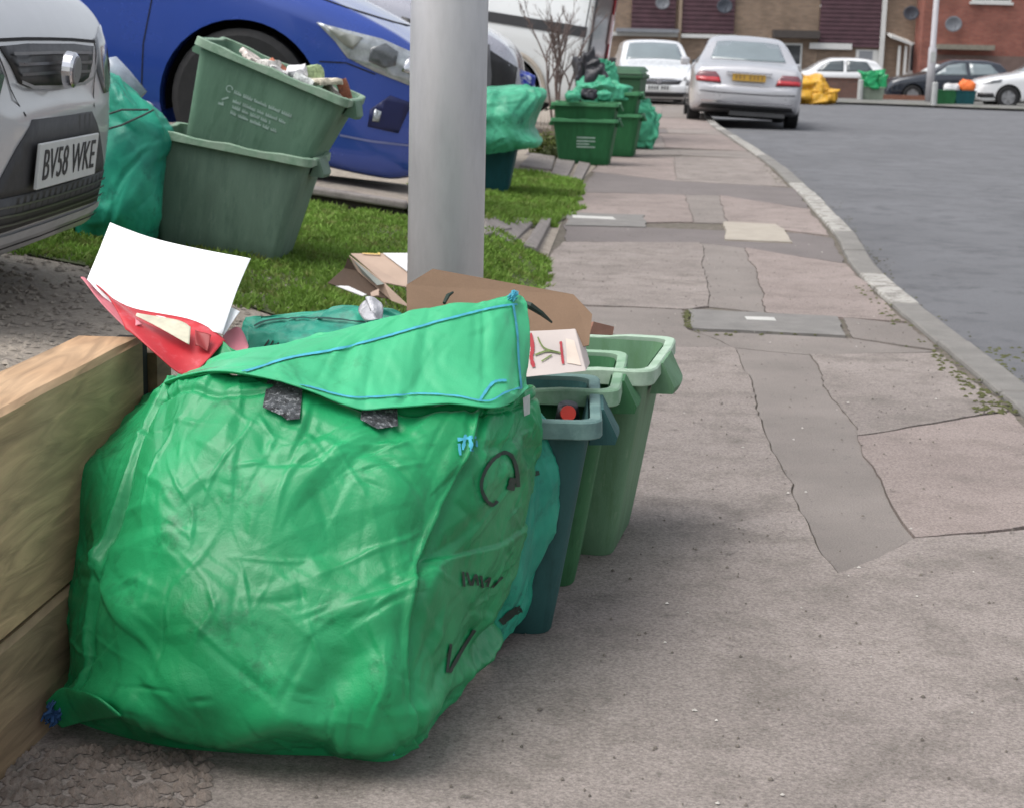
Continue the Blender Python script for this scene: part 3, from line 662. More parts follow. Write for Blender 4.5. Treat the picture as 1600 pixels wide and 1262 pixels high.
def tuft(p, r, m, root, name='thread_tuft', n=26, sd=0):
    g = random.Random(sd); mb = MB()
    for _ in range(n):
        d = Vector((g.gauss(0, 1), g.gauss(0, 1), g.gauss(0, 1))).normalized(); q = d.orthogonal() * .3 + d * .7
        mb.tube([p, p + d * r * .6, p + q * r * g.uniform(.7, 1.2)], [r * .16, r * .14, r * .05], 4)
    return reparent(mb.build(name, m), root)
tuft(gy(801, 463, 2.64), .014, M_blue, bag, sd=1); tuft(gy(84, 1114, 2.25), .022, mat('dark_blue_thread', (.015, .06, .16), .8), bag, sd=2); tuft(gy(614, 1172, 2.17), .009, M_blue, bag, sd=3)
# floppy corner ear at the left foot and at the front right foot
for rows in ([[(72, 1096, 2.26), (96, 1074, 2.25), (122, 1078, 2.22)], [(80, 1120, 2.26), (112, 1104, 2.23), (152, 1088, 2.165)], [(98, 1136, 2.25), (134, 1126, 2.22), (190, 1118, 2.15)]],
             [[(575, 1150, 2.15), (600, 1140, 2.14), (640, 1140, 2.15)], [(590, 1166, 2.16), (612, 1160, 2.15), (650, 1158, 2.17)], [(606, 1176, 2.175), (622, 1178, 2.172), (655, 1166, 2.19)]]):
    Ge = catmull_grid(P3(rows), 14, 18); Ge[..., 2] = np.maximum(Ge[..., 2], .004); reparent(mesh('corner_ear', Ge.reshape(-1, 3), grid_faces(14, 18), M_sack, smooth=True, solid=.003), bag)
# raised left rear corner of the lid, dark inside
Ge = catmull_grid(P3([[(318, 575, 2.66), (345, 568, 2.65), (372, 572, 2.64), (395, 560, 2.63)], [(325, 552, 2.68), (345, 548, 2.67), (368, 556, 2.66), (388, 556, 2.64)], [(336, 538, 2.70), (348, 534, 2.69), (362, 545, 2.67), (382, 553, 2.65)]]), 12, 20)
reparent(mesh('lid_corner', Ge.reshape(-1, 3), grid_faces(12, 20), M_sack, smooth=True, solid=.003), bag)
# tied green knot by the wall
tuft(gy(282, 572, 2.70), .016, M_teal, bag, name='knotted_corner', n=18, sd=5)

# second (teal) sack squashed between the green one and the boxes
tb = empty('recycling_sack', gz(760, 985), label='teal recycling sack squashed behind the big green sack, against the blue-green box', cat='sack')
T0 = P3([
    [(560, 985, 2.72), (680, 1005, 2.66), (752, 1030, 2.60), (792, 992, 2.66), (818, 955, 2.74), (700, 940, 2.78), (560, 940, 2.78)],
    [(500, 880, 2.72), (680, 900, 2.63), (780, 930, 2.58), (832, 880, 2.66), (838, 850, 2.735), (700, 850, 2.78), (500, 850, 2.78)],
    [(420, 760, 2.74), (660, 780, 2.65), (800, 790, 2.60), (851, 760, 2.66), (853, 740, 2.735), (700, 740, 2.78), (420, 740, 2.78)],
    [(395, 660, 2.78), (640, 670, 2.70), (800, 690, 2.64), (842, 672, 2.68), (843, 660, 2.735), (700, 650, 2.79), (400, 650, 2.84)],
    [(388, 600, 2.84), (600, 605, 2.74), (780, 655, 2.66), (826, 640, 2.69), (828, 636, 2.735), (700, 600, 2.82), (395, 590, 2.90)],
    [(390, 545, 2.88), (480, 545, 2.82), (640, 560, 2.80), (800, 640, 2.70), (806, 634, 2.735), (660, 545, 2.88), (395, 535, 2.95)],
    [(396, 512, 2.92), (470, 506, 2.88), (600, 512, 2.86), (760, 640, 2.72), (770, 630, 2.76), (640, 506, 2.93), (400, 505, 2.97)],
    [(410, 497, 2.94), (480, 489, 2.92), (590, 490, 2.90), (700, 640, 2.74), (700, 630, 2.78), (630, 490, 2.96), (410, 494, 2.97)]])
T0 = np.concatenate([T0, T0[:, :1]], axis=1); TU, TV = 130, 200
Gt = catmull_grid(T0, TU, TV); ta = np.linspace(0, .6, TU)[:, None] * np.ones((1, TV)); tv_ = np.linspace(0, 1.2, TV)[None, :] * np.ones((TU, 1))
ht = crumple(tv_, ta, 8, amp=1.0, folds=170, ext=(0, 1.2, 0, .6), soft=.006, size=.6, fold_h=.012, fine=1.0)
Nt = grid_normals(Gt); Nt *= np.sign(((Gt - Gt.mean(axis=(0, 1))) * Nt).sum(axis=2).mean()); Gt = Gt + Nt * (ht - ht.mean())[..., None]; Gt[..., 2] = np.maximum(Gt[..., 2], .004)
tbody = mesh('sack_body', Gt.reshape(-1, 3), grid_faces(TU, TV), M_teal, smooth=True); tbv = bvh_of(tbody)
pixproj(tbv, 'marker_writing', [st([(407, 552), (421, 532)], 3), st([(415, 552), (428, 533)], 3), st([(410, 543), (425, 541)], 2), st([(424, 552), (436, 536)], 3), st([(431, 546), (440, 545)], 2), st([(430, 538), (442, 540)], 2),
    st([(822, 742), (842, 738)], 8), st([(828, 676), (840, 674)], 7), st([(782, 972), (800, 956), (814, 950)], 14)], M_marker, tb, off=.0015)
pixproj(tbv, 'dark_seam', [st([(398, 512), (420, 503), (460, 500), (500, 499), (540, 502), (570, 506), (600, 508)], 3.5, .2)], mat('dark_seam', (.01, .06, .05), .8), tb, off=.004)
reparent(tbody, tb)
V = P3([[(818, 636, 2.60), (826, 630, 2.60)], [(820, 655, 2.59), (829, 655, 2.59)]])
# pale paper edge between the two sacks
o = mesh('paper_scrap', [gy(817, 622, 2.555), gy(828, 616, 2.56), gy(828, 646, 2.55), (gy(819, 650, 2.55))], [(3, 2, 1, 0)], mat('scrap_paper', (.6, .6, .6), .8), solid=.001); tag(o, 'small pale paper scrap tucked at the right top corner of the green sack', 'paper')
# dark inside/shadowed cloth mass between sacks (black bag)
o = MB()
Gk = catmull_grid(P3([[(762, 1002, 2.60), (790, 1012, 2.60), (812, 985, 2.68)], [(770, 985, 2.61), (795, 990, 2.62), (815, 968, 2.70)]]), 6, 10); Gk[..., 2] = np.maximum(Gk[..., 2], .003)

# ------------------------------------------------------------------ 55-litre boxes
def make_box(body_m, rim_m, label, group=None, printed=None, contents_h=None, handle=True):
    root = empty('recycling_box', label=label, cat='box', group=group)
    bx, by, tx, ty, Hb = .215, .138, .286, .203, .392
    def ring(hx, hy, z, r=.03, k=4, dz=None):
        P = []
        for cx, cy, a0_ in ((hx - r, hy - r, 0), (-hx + r, hy - r, 90), (-hx + r, -hy + r, 180), (hx - r, -hy + r, 270)):
            for i in range(k + 1):
                a = R(a0_ + 90 * i / k); P.append((cx + r * math.cos(a), cy + r * math.sin(a), z))
        # extra points along the straight sides
        Q = []
        for i in range(len(P)):
            a, b = P[i], P[(i + 1) % len(P)]; Q.append(a)
            if math.dist(a, b) > .1:
                nn = 8
                for j in range(1, nn): Q.append(tuple(a[q] + (b[q] - a[q]) * j / nn for q in range(3)))
        return Q
    rings = [ring(bx * .9, by * .88, .0), ring(bx - .004, by - .004, .0, .03), ring(bx, by, .006, .03)]
    for t in (.2, .4, .6, .8, .93): rings.append(ring(bx + (tx - .012 - bx) * t, by + (ty - .012 - by) * t, Hb * t))
    rings.append(ring(tx - .014, ty - .014, Hb - .022)); inner = [ring(tx - .020, ty - .020, Hb - .004), ring(bx - .012, by - .012, .03, .025), ring(bx * .5, by * .5, .028, .03)]
    n = len(rings[0]); V = []; 
    for r_ in rings + inner:
        V += r_
    nr = len(rings) + len(inner)
    F = grid_faces(nr, n, wrap=True) + [tuple(range(n - 1, -1, -1)), tuple((nr - 1) * n + i for i in range(n))]
    b = mesh('box_body', V, F, body_m, root, smooth=True, sharp=32)
    # rolled rim with moulded steps and a drip skirt
    zs = lambda x, y: (.006 if (abs(x) > tx * .62 and abs(y) > ty * .7) or (abs(x) < tx * .16) else 0) - .004
    prof = [(-.014, -.006), (-.014, .001), (-.011, .003), (.003, .003), (.006, .0), (.007, -.024), (.005, -.026), (-.010, -.024)]
    V = []
    for k_, (dx, dz) in enumerate(prof):
        for p in ring(tx + dx - .002, ty + dx - .002, Hb + dz, .03 + max(0, dx)):
            V.append((p[0], p[1], p[2] + (zs(p[0], p[1]) if dz > -.01 else 0)))
    F = grid_faces(len(prof), n, wrap=True) + [((len(prof) - 1) * n + i, (len(prof) - 1) * n + (i + 1) % n, (i + 1) % n, i) for i in range(n)]
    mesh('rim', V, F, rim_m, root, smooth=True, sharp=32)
    if handle:
        for s in (-1, 1):
            mb = MB(); y0, y1 = -.07, .07; x0, x1 = s * (tx - .004), s * (tx + .038)
            V = []; nseg = 4
            for i in range(nseg):
                y = y0 + (y1 - y0) * i / (nseg - 1); c = (0.75, 1, 1, .75)[i]
                V += [(x0, y, Hb - .004), (x0 + s * .012, y, Hb - .002), (x0 + (x1 - x0) * (.55 + .45 * c), y, Hb - .052), (x0 + (x1 - x0) * (.5 + .4 * c), y, Hb - .064), (x0 - s * .012, y, Hb - .066)]
            mesh('handle', V, grid_faces(nseg, 5) + [tuple(range(5)), tuple((nseg - 1) * 5 + i for i in range(4, -1, -1))], body_m, root)
    if printed:
        bv = bvh_of(b); parts = []; g = random.Random(3)
        for r_, (x0, x1, z) in enumerate(printed):
            x = x0
            while x < x1:
                wl = g.uniform(.018, .05); xe = min(x1, x + wl)
                parts.append(stroke2([(x, z), (xe, z)], .0075, .02, .3)); 
                xx = x
                while xx < xe: parts.append(stroke2([(xx, z - .003), (xx, z + g.choice((.006, .0085, .0095)))], .0035, .02)); xx += g.uniform(.006, .010)
                x = xe + .009
        parts.append(stroke2([(-.121 + .011 * math.cos(a), .268 + .011 * math.sin(a)) for a in np.linspace(0, 5.4, 12)], .004, .02)); parts.append(stroke2([(-.135, .222), (-.115, .238)], .006)); parts.append(stroke2([(-.143, .205), (-.125, .207), (-.13, .215)], .009))
        V2, F2 = merge2(parts)
        project(bv, 'white_printing', V2, F2, lambda u, v: Vector((u, -1, v)), Vector((0, 1, 0)), M_print, root, off=.0015)
    return root
M_print = mat('faded_white_print', (.34, .46, .40), .8, .2, 30)
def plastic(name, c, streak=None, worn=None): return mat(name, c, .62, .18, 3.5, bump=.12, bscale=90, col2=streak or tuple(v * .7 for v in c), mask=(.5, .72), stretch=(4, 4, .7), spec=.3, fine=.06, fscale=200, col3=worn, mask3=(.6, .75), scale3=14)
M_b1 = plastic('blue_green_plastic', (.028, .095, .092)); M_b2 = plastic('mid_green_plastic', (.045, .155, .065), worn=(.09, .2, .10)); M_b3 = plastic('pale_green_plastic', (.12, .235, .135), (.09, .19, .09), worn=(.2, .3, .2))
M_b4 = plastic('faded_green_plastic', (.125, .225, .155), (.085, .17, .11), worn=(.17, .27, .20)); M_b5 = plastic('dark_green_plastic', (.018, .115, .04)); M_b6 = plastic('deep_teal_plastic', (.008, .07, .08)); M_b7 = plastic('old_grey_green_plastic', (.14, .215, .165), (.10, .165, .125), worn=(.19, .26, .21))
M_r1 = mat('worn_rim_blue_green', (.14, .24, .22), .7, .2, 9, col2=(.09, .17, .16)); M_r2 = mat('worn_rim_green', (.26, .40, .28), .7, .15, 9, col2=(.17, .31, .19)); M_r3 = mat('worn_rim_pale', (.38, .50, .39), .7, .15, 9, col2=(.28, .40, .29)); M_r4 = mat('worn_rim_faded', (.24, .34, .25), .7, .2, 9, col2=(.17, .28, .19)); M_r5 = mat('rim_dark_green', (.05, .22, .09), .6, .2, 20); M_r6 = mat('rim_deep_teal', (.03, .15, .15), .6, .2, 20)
def put(o, loc, rz=0, ry=0, rx=0, s=1): o.location = loc; o.rotation_euler = (R(rx), R(ry), R(rz)); o.scale = (s, s, s); return o
# the row of three on the footway: right front foot of each measured in the photograph
def foot(px, py, rz, dx=.212, dy=-.135):
    p = gz(px, py); c, s_ = math.cos(R(rz)), math.sin(R(rz)); return (p.x - (dx * c - dy * s_), p.y - (dx * s_ + dy * c), 0.002)
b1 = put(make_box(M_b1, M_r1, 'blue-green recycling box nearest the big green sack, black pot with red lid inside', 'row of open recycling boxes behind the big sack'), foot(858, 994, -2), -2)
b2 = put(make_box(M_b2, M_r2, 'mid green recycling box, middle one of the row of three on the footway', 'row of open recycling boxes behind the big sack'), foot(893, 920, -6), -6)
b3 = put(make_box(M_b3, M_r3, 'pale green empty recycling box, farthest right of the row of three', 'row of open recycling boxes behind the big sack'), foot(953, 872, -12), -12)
# stacked pair on the lawn
xb = gy(348, 400, 5.95).x
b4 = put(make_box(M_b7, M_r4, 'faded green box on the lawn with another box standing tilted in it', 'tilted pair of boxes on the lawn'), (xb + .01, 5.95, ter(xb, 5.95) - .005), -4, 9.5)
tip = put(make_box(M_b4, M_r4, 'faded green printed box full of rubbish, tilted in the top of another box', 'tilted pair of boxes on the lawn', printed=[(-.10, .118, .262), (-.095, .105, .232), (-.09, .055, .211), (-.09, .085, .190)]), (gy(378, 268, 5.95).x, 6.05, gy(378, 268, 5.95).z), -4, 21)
tip.scale = (.985, .985, .985)
# dark teal box behind the lamp post, and the green stack farther along
b6 = put(make_box(M_b6, M_r6, 'dark teal box on the grass behind the lamp post, under the jade sack', None), (gy(742, 320, 11.0).x, 11.2, ter(-.1, 11.2)), -3, 2)
M_print2 = M_print
b7 = put(make_box(M_b5, M_r5, 'dark green box with white printed lines, lower of the farther pair on the footway', 'green boxes on the footway by the drive', printed=None), (gy(916, 250, 14.4).x, 14.7, .004), -8, s=1.0)
b8 = copy_tree(b7); b8.location = b7.location + Vector((.0, .0, .135)); b8['label'] = 'dark green box nested on the printed box, green rubbish over its rim'
bv = bvh_of([c for c in b7.children if c.name.startswith('box_body')][0])
project(bv, 'white_printing', *merge2([stroke2([(-.06, z), (.10 + dx, z)], .011, .02, .15) for z, dx in ((.235, 0), (.205, .0), (.18, -.05), (.155, -.0))]), lambda u, v: Vector((u, -1, v)), Vector((0, 1, 0)), M_print, b7, off=.002)
b9 = put(make_box(M_b5, M_r5, 'dark green box behind the farther printed pair', 'green boxes on the footway by the drive'), (gy(958, 225, 15.8).x, 16.0, .004), -10)
b10 = copy_tree(b9); b10.location = b9.location + Vector((-.02, 0, .2)); b10['label'] = 'dark green box stacked on the one behind, jade sack lying over it'

# ------------------------------------------------------------------ crumpled soft bags
def blob(name, label, m, loc, sx, sy, sz, seed, cat='sack', rz=0, amp=1.0, cr=.09, flat=.0, group=None, n=(46, 80)):
    nu, nv = n; V = np.zeros((nu, nv, 3)); g = np.random.default_rng(seed); ph = g.uniform(0, 6, 8)
    th = np.linspace(0, 2 * math.pi, nv, endpoint=False)[None, :]; t = np.linspace(0, math.pi, nu)[:, None]
    e = .62
    cx = np.sign(np.cos(th)) * np.abs(np.cos(th)) ** e; sy_ = np.sign(np.sin(th)) * np.abs(np.sin(th)) ** e; rr = np.sin(t) ** e; zz = -np.sign(np.cos(t)) * np.abs(np.cos(t)) ** e
    w = 1 + .10 * np.sin(2 * th + ph[0]) + .07 * np.sin(3 * th + ph[1] + t * 2) + .06 * np.sin(5 * t + ph[2])
    V[..., 0] = sx * cx * rr * w; V[..., 1] = sy * sy_ * rr * w; V[..., 2] = sz * (zz + 0 * th) * (1 + .08 * np.sin(2 * th + ph[3]) * (zz > 0)) + sz
    h = crumple(th * sx * 1.2 + 0 * t, t * sz * 1.2 + 0 * th, seed, amp=amp * 1.6, folds=150, ext=(0, 6.3 * sx * 1.2, 0, 3.2 * sz * 1.2), soft=.01 * (sx + sz) / .5, size=1.25 * (sx + sz) / .5, fold_h=.028)
    nrm = V - np.array([0, 0, sz]); nrm /= np.linalg.norm(nrm, axis=2, keepdims=True) + 1e-6; V = V + nrm * (h - h.mean())[..., None]; V[..., 2] = np.maximum(V[..., 2], 0)
    o = mesh(name, V.reshape(-1, 3), grid_faces(nu, nv, wrap=True) + [tuple(range(nv - 1, -1, -1)), tuple((nu - 1) * nv + i for i in range(nv))], m, smooth=True); o.location = loc; o.rotation_euler.z = R(rz)
    return tag(o, label, cat, group)
def px_sack(rows, m, label, base, seed, n=(90, 150), amp=1.0, size=.6, fh=.012):
    """a sack shaped from surveyed rings (bottom to top), each running left - front - right - back"""
    A = P3(rows); A = np.concatenate([A, A[:, :1]], axis=1); nu, nv = n; Gs = catmull_grid(A, nu, nv)
    per = float(np.linalg.norm(np.diff(Gs[nu // 2], axis=0), axis=1).sum()); hh = float(np.linalg.norm(np.diff(Gs[:, nv // 4], axis=0), axis=1).sum())
    a = np.linspace(0, hh, nu)[:, None] * np.ones((1, nv)); v = np.linspace(0, per, nv)[None, :] * np.ones((nu, 1))
    h = crumple(v, a, seed, amp=amp, folds=150, ext=(0, per, 0, hh), soft=.006, size=size, fold_h=fh, fine=.8)
    Nn = grid_normals(Gs); Nn *= np.sign(((Gs - Gs.mean(axis=(0, 1))) * Nn).sum(axis=2).mean()); Gs = Gs + Nn * (h - h.mean())[..., None]
    o = mesh('recycling_sack', Gs.reshape(-1, 3) - np.array(base), grid_faces(nu, nv) + [tuple(nv * (nu - 1) + i for i in range(nv - 1))], m, smooth=True); o.location = base
    return tag(o, label, 'sack')
px_sack([[(120, 378, 5.72), (180, 388, 5.66), (238, 378, 5.70), (236, 372, 5.9), (130, 368, 5.95)],
         [(112, 330, 5.70), (180, 335, 5.60), (243, 330, 5.66), (240, 325, 5.92), (120, 320, 5.95)],
         [(118, 260, 5.70), (190, 262, 5.60), (252, 262, 5.68), (248, 255, 5.92), (125, 250, 5.95)],
         [(130, 205, 5.72), (200, 205, 5.62), (260, 214, 5.70), (258, 205, 5.92), (140, 195, 5.95)],
         [(138, 160, 5.74), (185, 155, 5.66), (238, 178, 5.72), (235, 168, 5.92), (145, 150, 5.95)],
         [(148, 125, 5.78), (172, 120, 5.72), (205, 142, 5.76), (200, 136, 5.90), (150, 118, 5.93)],
         [(156, 112, 5.82), (168, 110, 5.78), (185, 124, 5.80), (182, 120, 5.88), (158, 108, 5.9)]],
        M_teal, 'teal sack wedged between the silver car and the stacked green boxes', tuple(gy(180, 375, 5.8)), 22)
px_sack([[(700, 238, 11.0), (770, 240, 10.9), (835, 232, 11.0), (830, 222, 11.3), (700, 222, 11.35)],
         [(690, 225, 10.95), (775, 222, 10.84), (838, 222, 10.96), (834, 212, 11.36), (690, 210, 11.4)],
         [(690, 205, 10.93), (775, 200, 10.84), (822, 203, 10.95), (825, 195, 11.36), (690, 195, 11.4)],
         [(690, 180, 10.92), (770, 178, 10.84), (832, 175, 10.95), (830, 170, 11.36), (690, 170, 11.4)],
         [(692, 160, 10.95), (765, 155, 10.90), (842, 152, 10.98), (838, 148, 11.34), (692, 150, 11.38)],
         [(700, 148, 11.0), (770, 142, 10.98), (834, 141, 11.04), (830, 139, 11.28), (700, 142, 11.3)],
         [(712, 145, 11.08), (770, 140, 11.06), (820, 139, 11.1), (818, 138, 11.22), (712, 141, 11.22)]],
        M_jade, 'jade green sack bulging out of the dark teal box behind the lamp post', tuple(gy(765, 240, 11.1)), 21, size=1.0, fh=.013)
blob('recycling_sack', 'small jade sack standing on the footway right of the dark green boxes', M_jade, (gy(1003, 225, 17.4).x, 17.5, -.01), .15, .15, .22, 23)
blob('recycling_sack', 'pale jade sack flopped over the box stack, below the dark wheelie bin', M_jade, (gy(948, 130, 15.6).x, 15.9, .50), .24, .16, .09, 24)
blob('recycling_sack', 'pale jade sack standing up crumpled beside the black bin bag', M_jade, (gy(948, 118, 16.3).x, 16.5, .60), .10, .09, .13, 25)
M_black = mat('black_bin_bag', (.018, .018, .024), .35, .3, 9, bump=.5, bscale=30)
blob('bin_bag', 'black bin bag behind the farther green boxes', M_black, (gy(922, 120, 16.0).x, 16.1, .40), .14, .14, .25, 26, cat='bin bag')
for k_, (px, py, d, m_, lab) in enumerate(((895, 150, 14.5, M_jade, 'pale green plastic scrap poking out of the left of the dark green box'), (920, 148, 14.6, M_black, 'black plastic scrap in the middle of the dark green box'), (945, 150, 14.7, M_jade, 'pale green plastic scrap at the right of the dark green box'))):
    p = gy(px, py, d); blob('plastic_scrap', lab, m_, (p.x, p.y, p.z - .05), .07, .06, .045, 40 + k_, cat='plastic', n=(24, 36), amp=.8)

# ------------------------------------------------------------------ rubbish around the sacks
M_paper = mat('white_paper', (.90, .91, .92), .7, .02, 4)
def sheet_px(name, rows, m, label, cat, nu=10, nv=14, solid=.0006, wob=.002, seed=0, root=None):
    Gs = catmull_grid(P3(rows), nu, nv); g = np.random.default_rng(seed); Gs = Gs + grid_normals(Gs) * (wob * np.sin(np.linspace(0, 5, nv)[None, :] + np.linspace(0, 4, nu)[:, None]))[..., None]
    o = mesh(name, Gs.reshape(-1, 3), grid_faces(nu, nv), m, smooth=True, solid=solid)
    if label: tag(o, label, cat)
    return o
sheet_px('paper_sheet', [[(136, 437, 2.82), (180, 478, 2.78), (270, 500, 2.73), (347, 521, 2.70)], [(155, 392, 2.88), (225, 435, 2.85), (300, 455, 2.81), (368, 462, 2.78)], [(172, 347, 2.94), (240, 372, 2.92), (320, 392, 2.89), (392, 405, 2.86)]], M_paper, 'white sheet of paper lying on the red packaging beside the sack', 'paper')
sheet_px('paper_sheet', [[(300, 490, 2.75), (330, 508, 2.73), (350, 523, 2.715)], [(330, 470, 2.79), (352, 478, 2.78), (375, 488, 2.77)]], M_paper, 'second white sheet under the first, its corner sticking out to the right', 'paper')
M_red = mat('red_packaging', (.50, .02, .03), .5, .25, 9, coat=0, col2=(.55, .12, .14), mask=(.55, .7))
M_pink = mat('pink_packaging', (.62, .20, .24), .5, .15, 9)
rp = empty('red_packaging', gy(260, 520, 2.75), label='crumpled red packaging bag propped between the timber wall and the green sack', cat='packaging')
o = sheet_px('front_panel', [[(196, 515, 2.66), (236, 552, 2.62), (276, 580, 2.60), (300, 582, 2.60)], [(170, 470, 2.74), (225, 505, 2.69), (290, 545, 2.65), (330, 560, 2.64)], [(150, 440, 2.82), (205, 478, 2.77), (300, 505, 2.73), (352, 535, 2.70)]], M_red, None, None, solid=.002, wob=.006, nu=16, nv=24); reparent(o, rp)
o = sheet_px('pink_edge', [[(126, 434, 2.84), (156, 472, 2.79), (200, 515, 2.665)], [(137, 438, 2.85), (175, 470, 2.79), (222, 508, 2.67)]], M_pink, None, None, solid=.002); reparent(o, rp)
o = sheet_px('back_panel', [[(345, 548, 2.72), (375, 553, 2.72), (388, 548, 2.72)], [(350, 520, 2.77), (372, 512, 2.78), (386, 540, 2.77)]], M_pink, None, None, solid=.002); reparent(o, rp)
M_cream = mat('cream_print', (.55, .52, .40), .6, .2, 30)
o = sheet_px('printed_label', [[(212, 494, 2.69), (262, 520, 2.655), (296, 538, 2.64)], [(214, 489, 2.70), (275, 500, 2.69), (298, 512, 2.68)]], M_cream, None, None, solid=.001, wob=.001); reparent(o, rp)
o = sheet_px('printed_panel', [[(305, 540, 2.645), (325, 548, 2.64)], [(305, 515, 2.68), (330, 525, 2.67)]], mat('dark_red_print', (.25, .02, .02), .5), None, None, solid=.001, nv=8); reparent(o, rp)
M_kraft = mat('brown_cardboard', (.235, .15, .095), .85, .10, 6, bump=.15, bscale=40, fine=.06)
M_kraft_d = mat('cardboard_edge', (.12, .075, .05), .9)
cb = empty('cardboard_box', gy(780, 480, 3.0), label='opened brown cardboard box standing in the boxes, its flap in front of the lamp post', cat='cardboard')
def flatpx(name, pts, m, root, solid=.004):
    V = [gy(*p) for p in pts]; return reparent(mesh(name, V, [tuple(range(len(V)))], m, solid=solid), root)
flatpx('cardboard_flap', [(636, 500, 2.92), (635, 446, 2.95), (676, 421, 2.97), (896, 461, 2.98), (925, 492, 2.96), (920, 540, 2.93), (830, 560, 2.90), (700, 540, 2.90)], M_kraft, cb)
flatpx('side_flap', [(920, 522, 2.97), (926, 503, 3.0), (958, 511, 3.12), (956, 524, 3.10)], mat('reddish_card', (.30, .15, .10), .85), cb)
sb = MB().tube([gy(808, 470, 2.86), gy(828, 478, 2.85), (gy(846, 490, 2.86)), gy(862, 504, 2.88)], [.005, .007, .005, .002], 6).build('black_strap', M_marker); reparent(sb, cb)
sb = MB().tube([gy(694, 474, 2.88), gy(700, 462, 2.90), gy(708, 457, 2.91)], [.003, .004, .002], 6).build('black_strap', M_marker); reparent(sb, cb)
# printed white carton
ct = empty('carton', gy(870, 550, 2.86), label='white food carton with red and green print behind the blue-green box rim', cat='carton')
cf = [gy(826, 517, 2.93), gy(898, 509, 2.95), gy(916, 580, 2.84), gy(818, 590, 2.82)]
bk = [v + Vector((.01, .07, .0)) for v in cf]
M_carton = mat('off_white_carton', (.50, .44, .41), .6, .08, 9)
reparent(mesh('carton_body', cf + bk, [(3, 2, 1, 0), (4, 5, 6, 7), (0, 1, 5, 4), (1, 2, 6, 5), (2, 3, 7, 6), (3, 0, 4, 7)], M_carton, bevel=.002), ct)
cbv = BVHTree.FromPolygons(cf, [(0, 1, 2, 3)])
pixproj(cbv, 'red_print', [st([(828, 522), (832, 545), (830, 560), (834, 575)], 7, .4), st([(876, 535), (878, 555), (880, 570)], 5, .2)], mat('red_print', (.35, .03, .04), .6), ct, off=.002)
pixproj(cbv, 'green_print', [st([(840, 528), (850, 545), (872, 552)], 3, .2), st([(836, 556), (855, 550), (876, 553)], 3.5, .2), st([(846, 566), (862, 556)], 2.5)], mat('green_print', (.15, .20, .06), .6), ct, off=.002)
pixproj(cbv, 'pale_panel', [([(884, 530), (897, 533), (908, 572), (886, 568)], [(0, 1, 2, 3)])], mat('cream_panel', (.62, .52, .44), .6), ct, off=.0012)
# pot with red lid in the first box
p = gy(888, 622, 2.88)
pot = empty('plastic_pot', p, label='black plastic pot with a red lid lying in the blue-green box', cat='pot')
mb = MB().tube([Vector((0, .02, -.06)), Vector((0, .01, -.02)), Vector((0, 0, .012))], [.026, .028, .022], 14); pot.scale = (.8, .8, .8); pot.location.z -= .022
mb.build('pot', mat('black_plastic', (.012, .012, .014), .3), pot, smooth=True)
MB().tube([Vector((0, -.012, -.004)), Vector((0, -.030, .0))], [.018, .017], 14).build('lid', mat('red_lid', (.55, .035, .02), .45), pot)
# crumpled silver foil bag and the white litter box on the lawn
M_foil = mat('silver_foil', (.42, .42, .44), .38, .35, 30, metal=.45, bump=.5, bscale=70)
o = sheet_px('foil_wrapper', [[(573, 505, 2.84), (590, 500, 2.82), (602, 503, 2.84)], [(566, 485, 2.87), (582, 488, 2.83), (596, 483, 2.86)], [(564, 470, 2.88), (572, 465, 2.87), (590, 478, 2.88)]], M_foil, 'crumpled silver foil wrapper on the teal sack edge', 'wrapper', nu=16, nv=16, wob=.008, solid=.001)
lb = empty('litter_box', gy(590, 440, 4.9), label='torn white and brown carton lying open on the lawn left of the lamp post', cat='carton')
def quadpx(nm, pts, m, root): return flatpx(nm, pts, m, root, .003)
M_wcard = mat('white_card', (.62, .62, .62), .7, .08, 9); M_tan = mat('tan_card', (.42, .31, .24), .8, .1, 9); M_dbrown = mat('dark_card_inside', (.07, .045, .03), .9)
quadpx('top_panel', [(548, 397, 5.05), (640, 397, 5.05), (640, 450, 4.85), (600, 442, 4.85)], M_tan, lb)
pl = BVHTree.FromPolygons([gy(*p) for p in [(548, 397, 5.05), (640, 397, 5.05), (640, 450, 4.85), (600, 442, 4.85)]], [(0, 1, 2, 3)])
pixproj(pl, 'white_print', [([(546, 397), (566, 400), (606, 433), (600, 441)], [(0, 1, 2, 3)]), ([(598, 398), (640, 398), (640, 430)], [(0, 1, 2)])], M_wcard, lb, off=.005)
pixproj(pl, 'yellow_print', [st([(566, 397.5), (594, 399)], 4)], mat('yellow_print', (.6, .42, .12), .6), lb, off=.005)
quadpx('end_panel', [(546, 400, 5.04), (600, 442, 4.85), (640, 480, 4.8), (612, 470, 4.82), (560, 425, 5.0)], M_tan, lb)
quadpx('grey_side', [(546, 400, 5.045), (600, 444, 4.845), (590, 446, 4.86), (556, 420, 5.03)], mat('grey_card', (.22, .24, .22), .8), lb)
quadpx('dark_inside', [(544, 403, 5.06), (560, 424, 5.02), (612, 468, 4.84), (575, 462, 4.86), (512, 443, 5.02), (538, 420, 5.1)], M_dbrown, lb)
quadpx('torn_flap', [(524, 447, 4.99), (545, 448, 4.95), (573, 461, 4.84), (566, 463, 4.84)], M_wcard, lb)
quadpx('card_scrap', [(579, 458, 4.82), (592, 452, 4.83), (592, 462, 4.8), (580, 464, 4.8)], M_tan, lb)

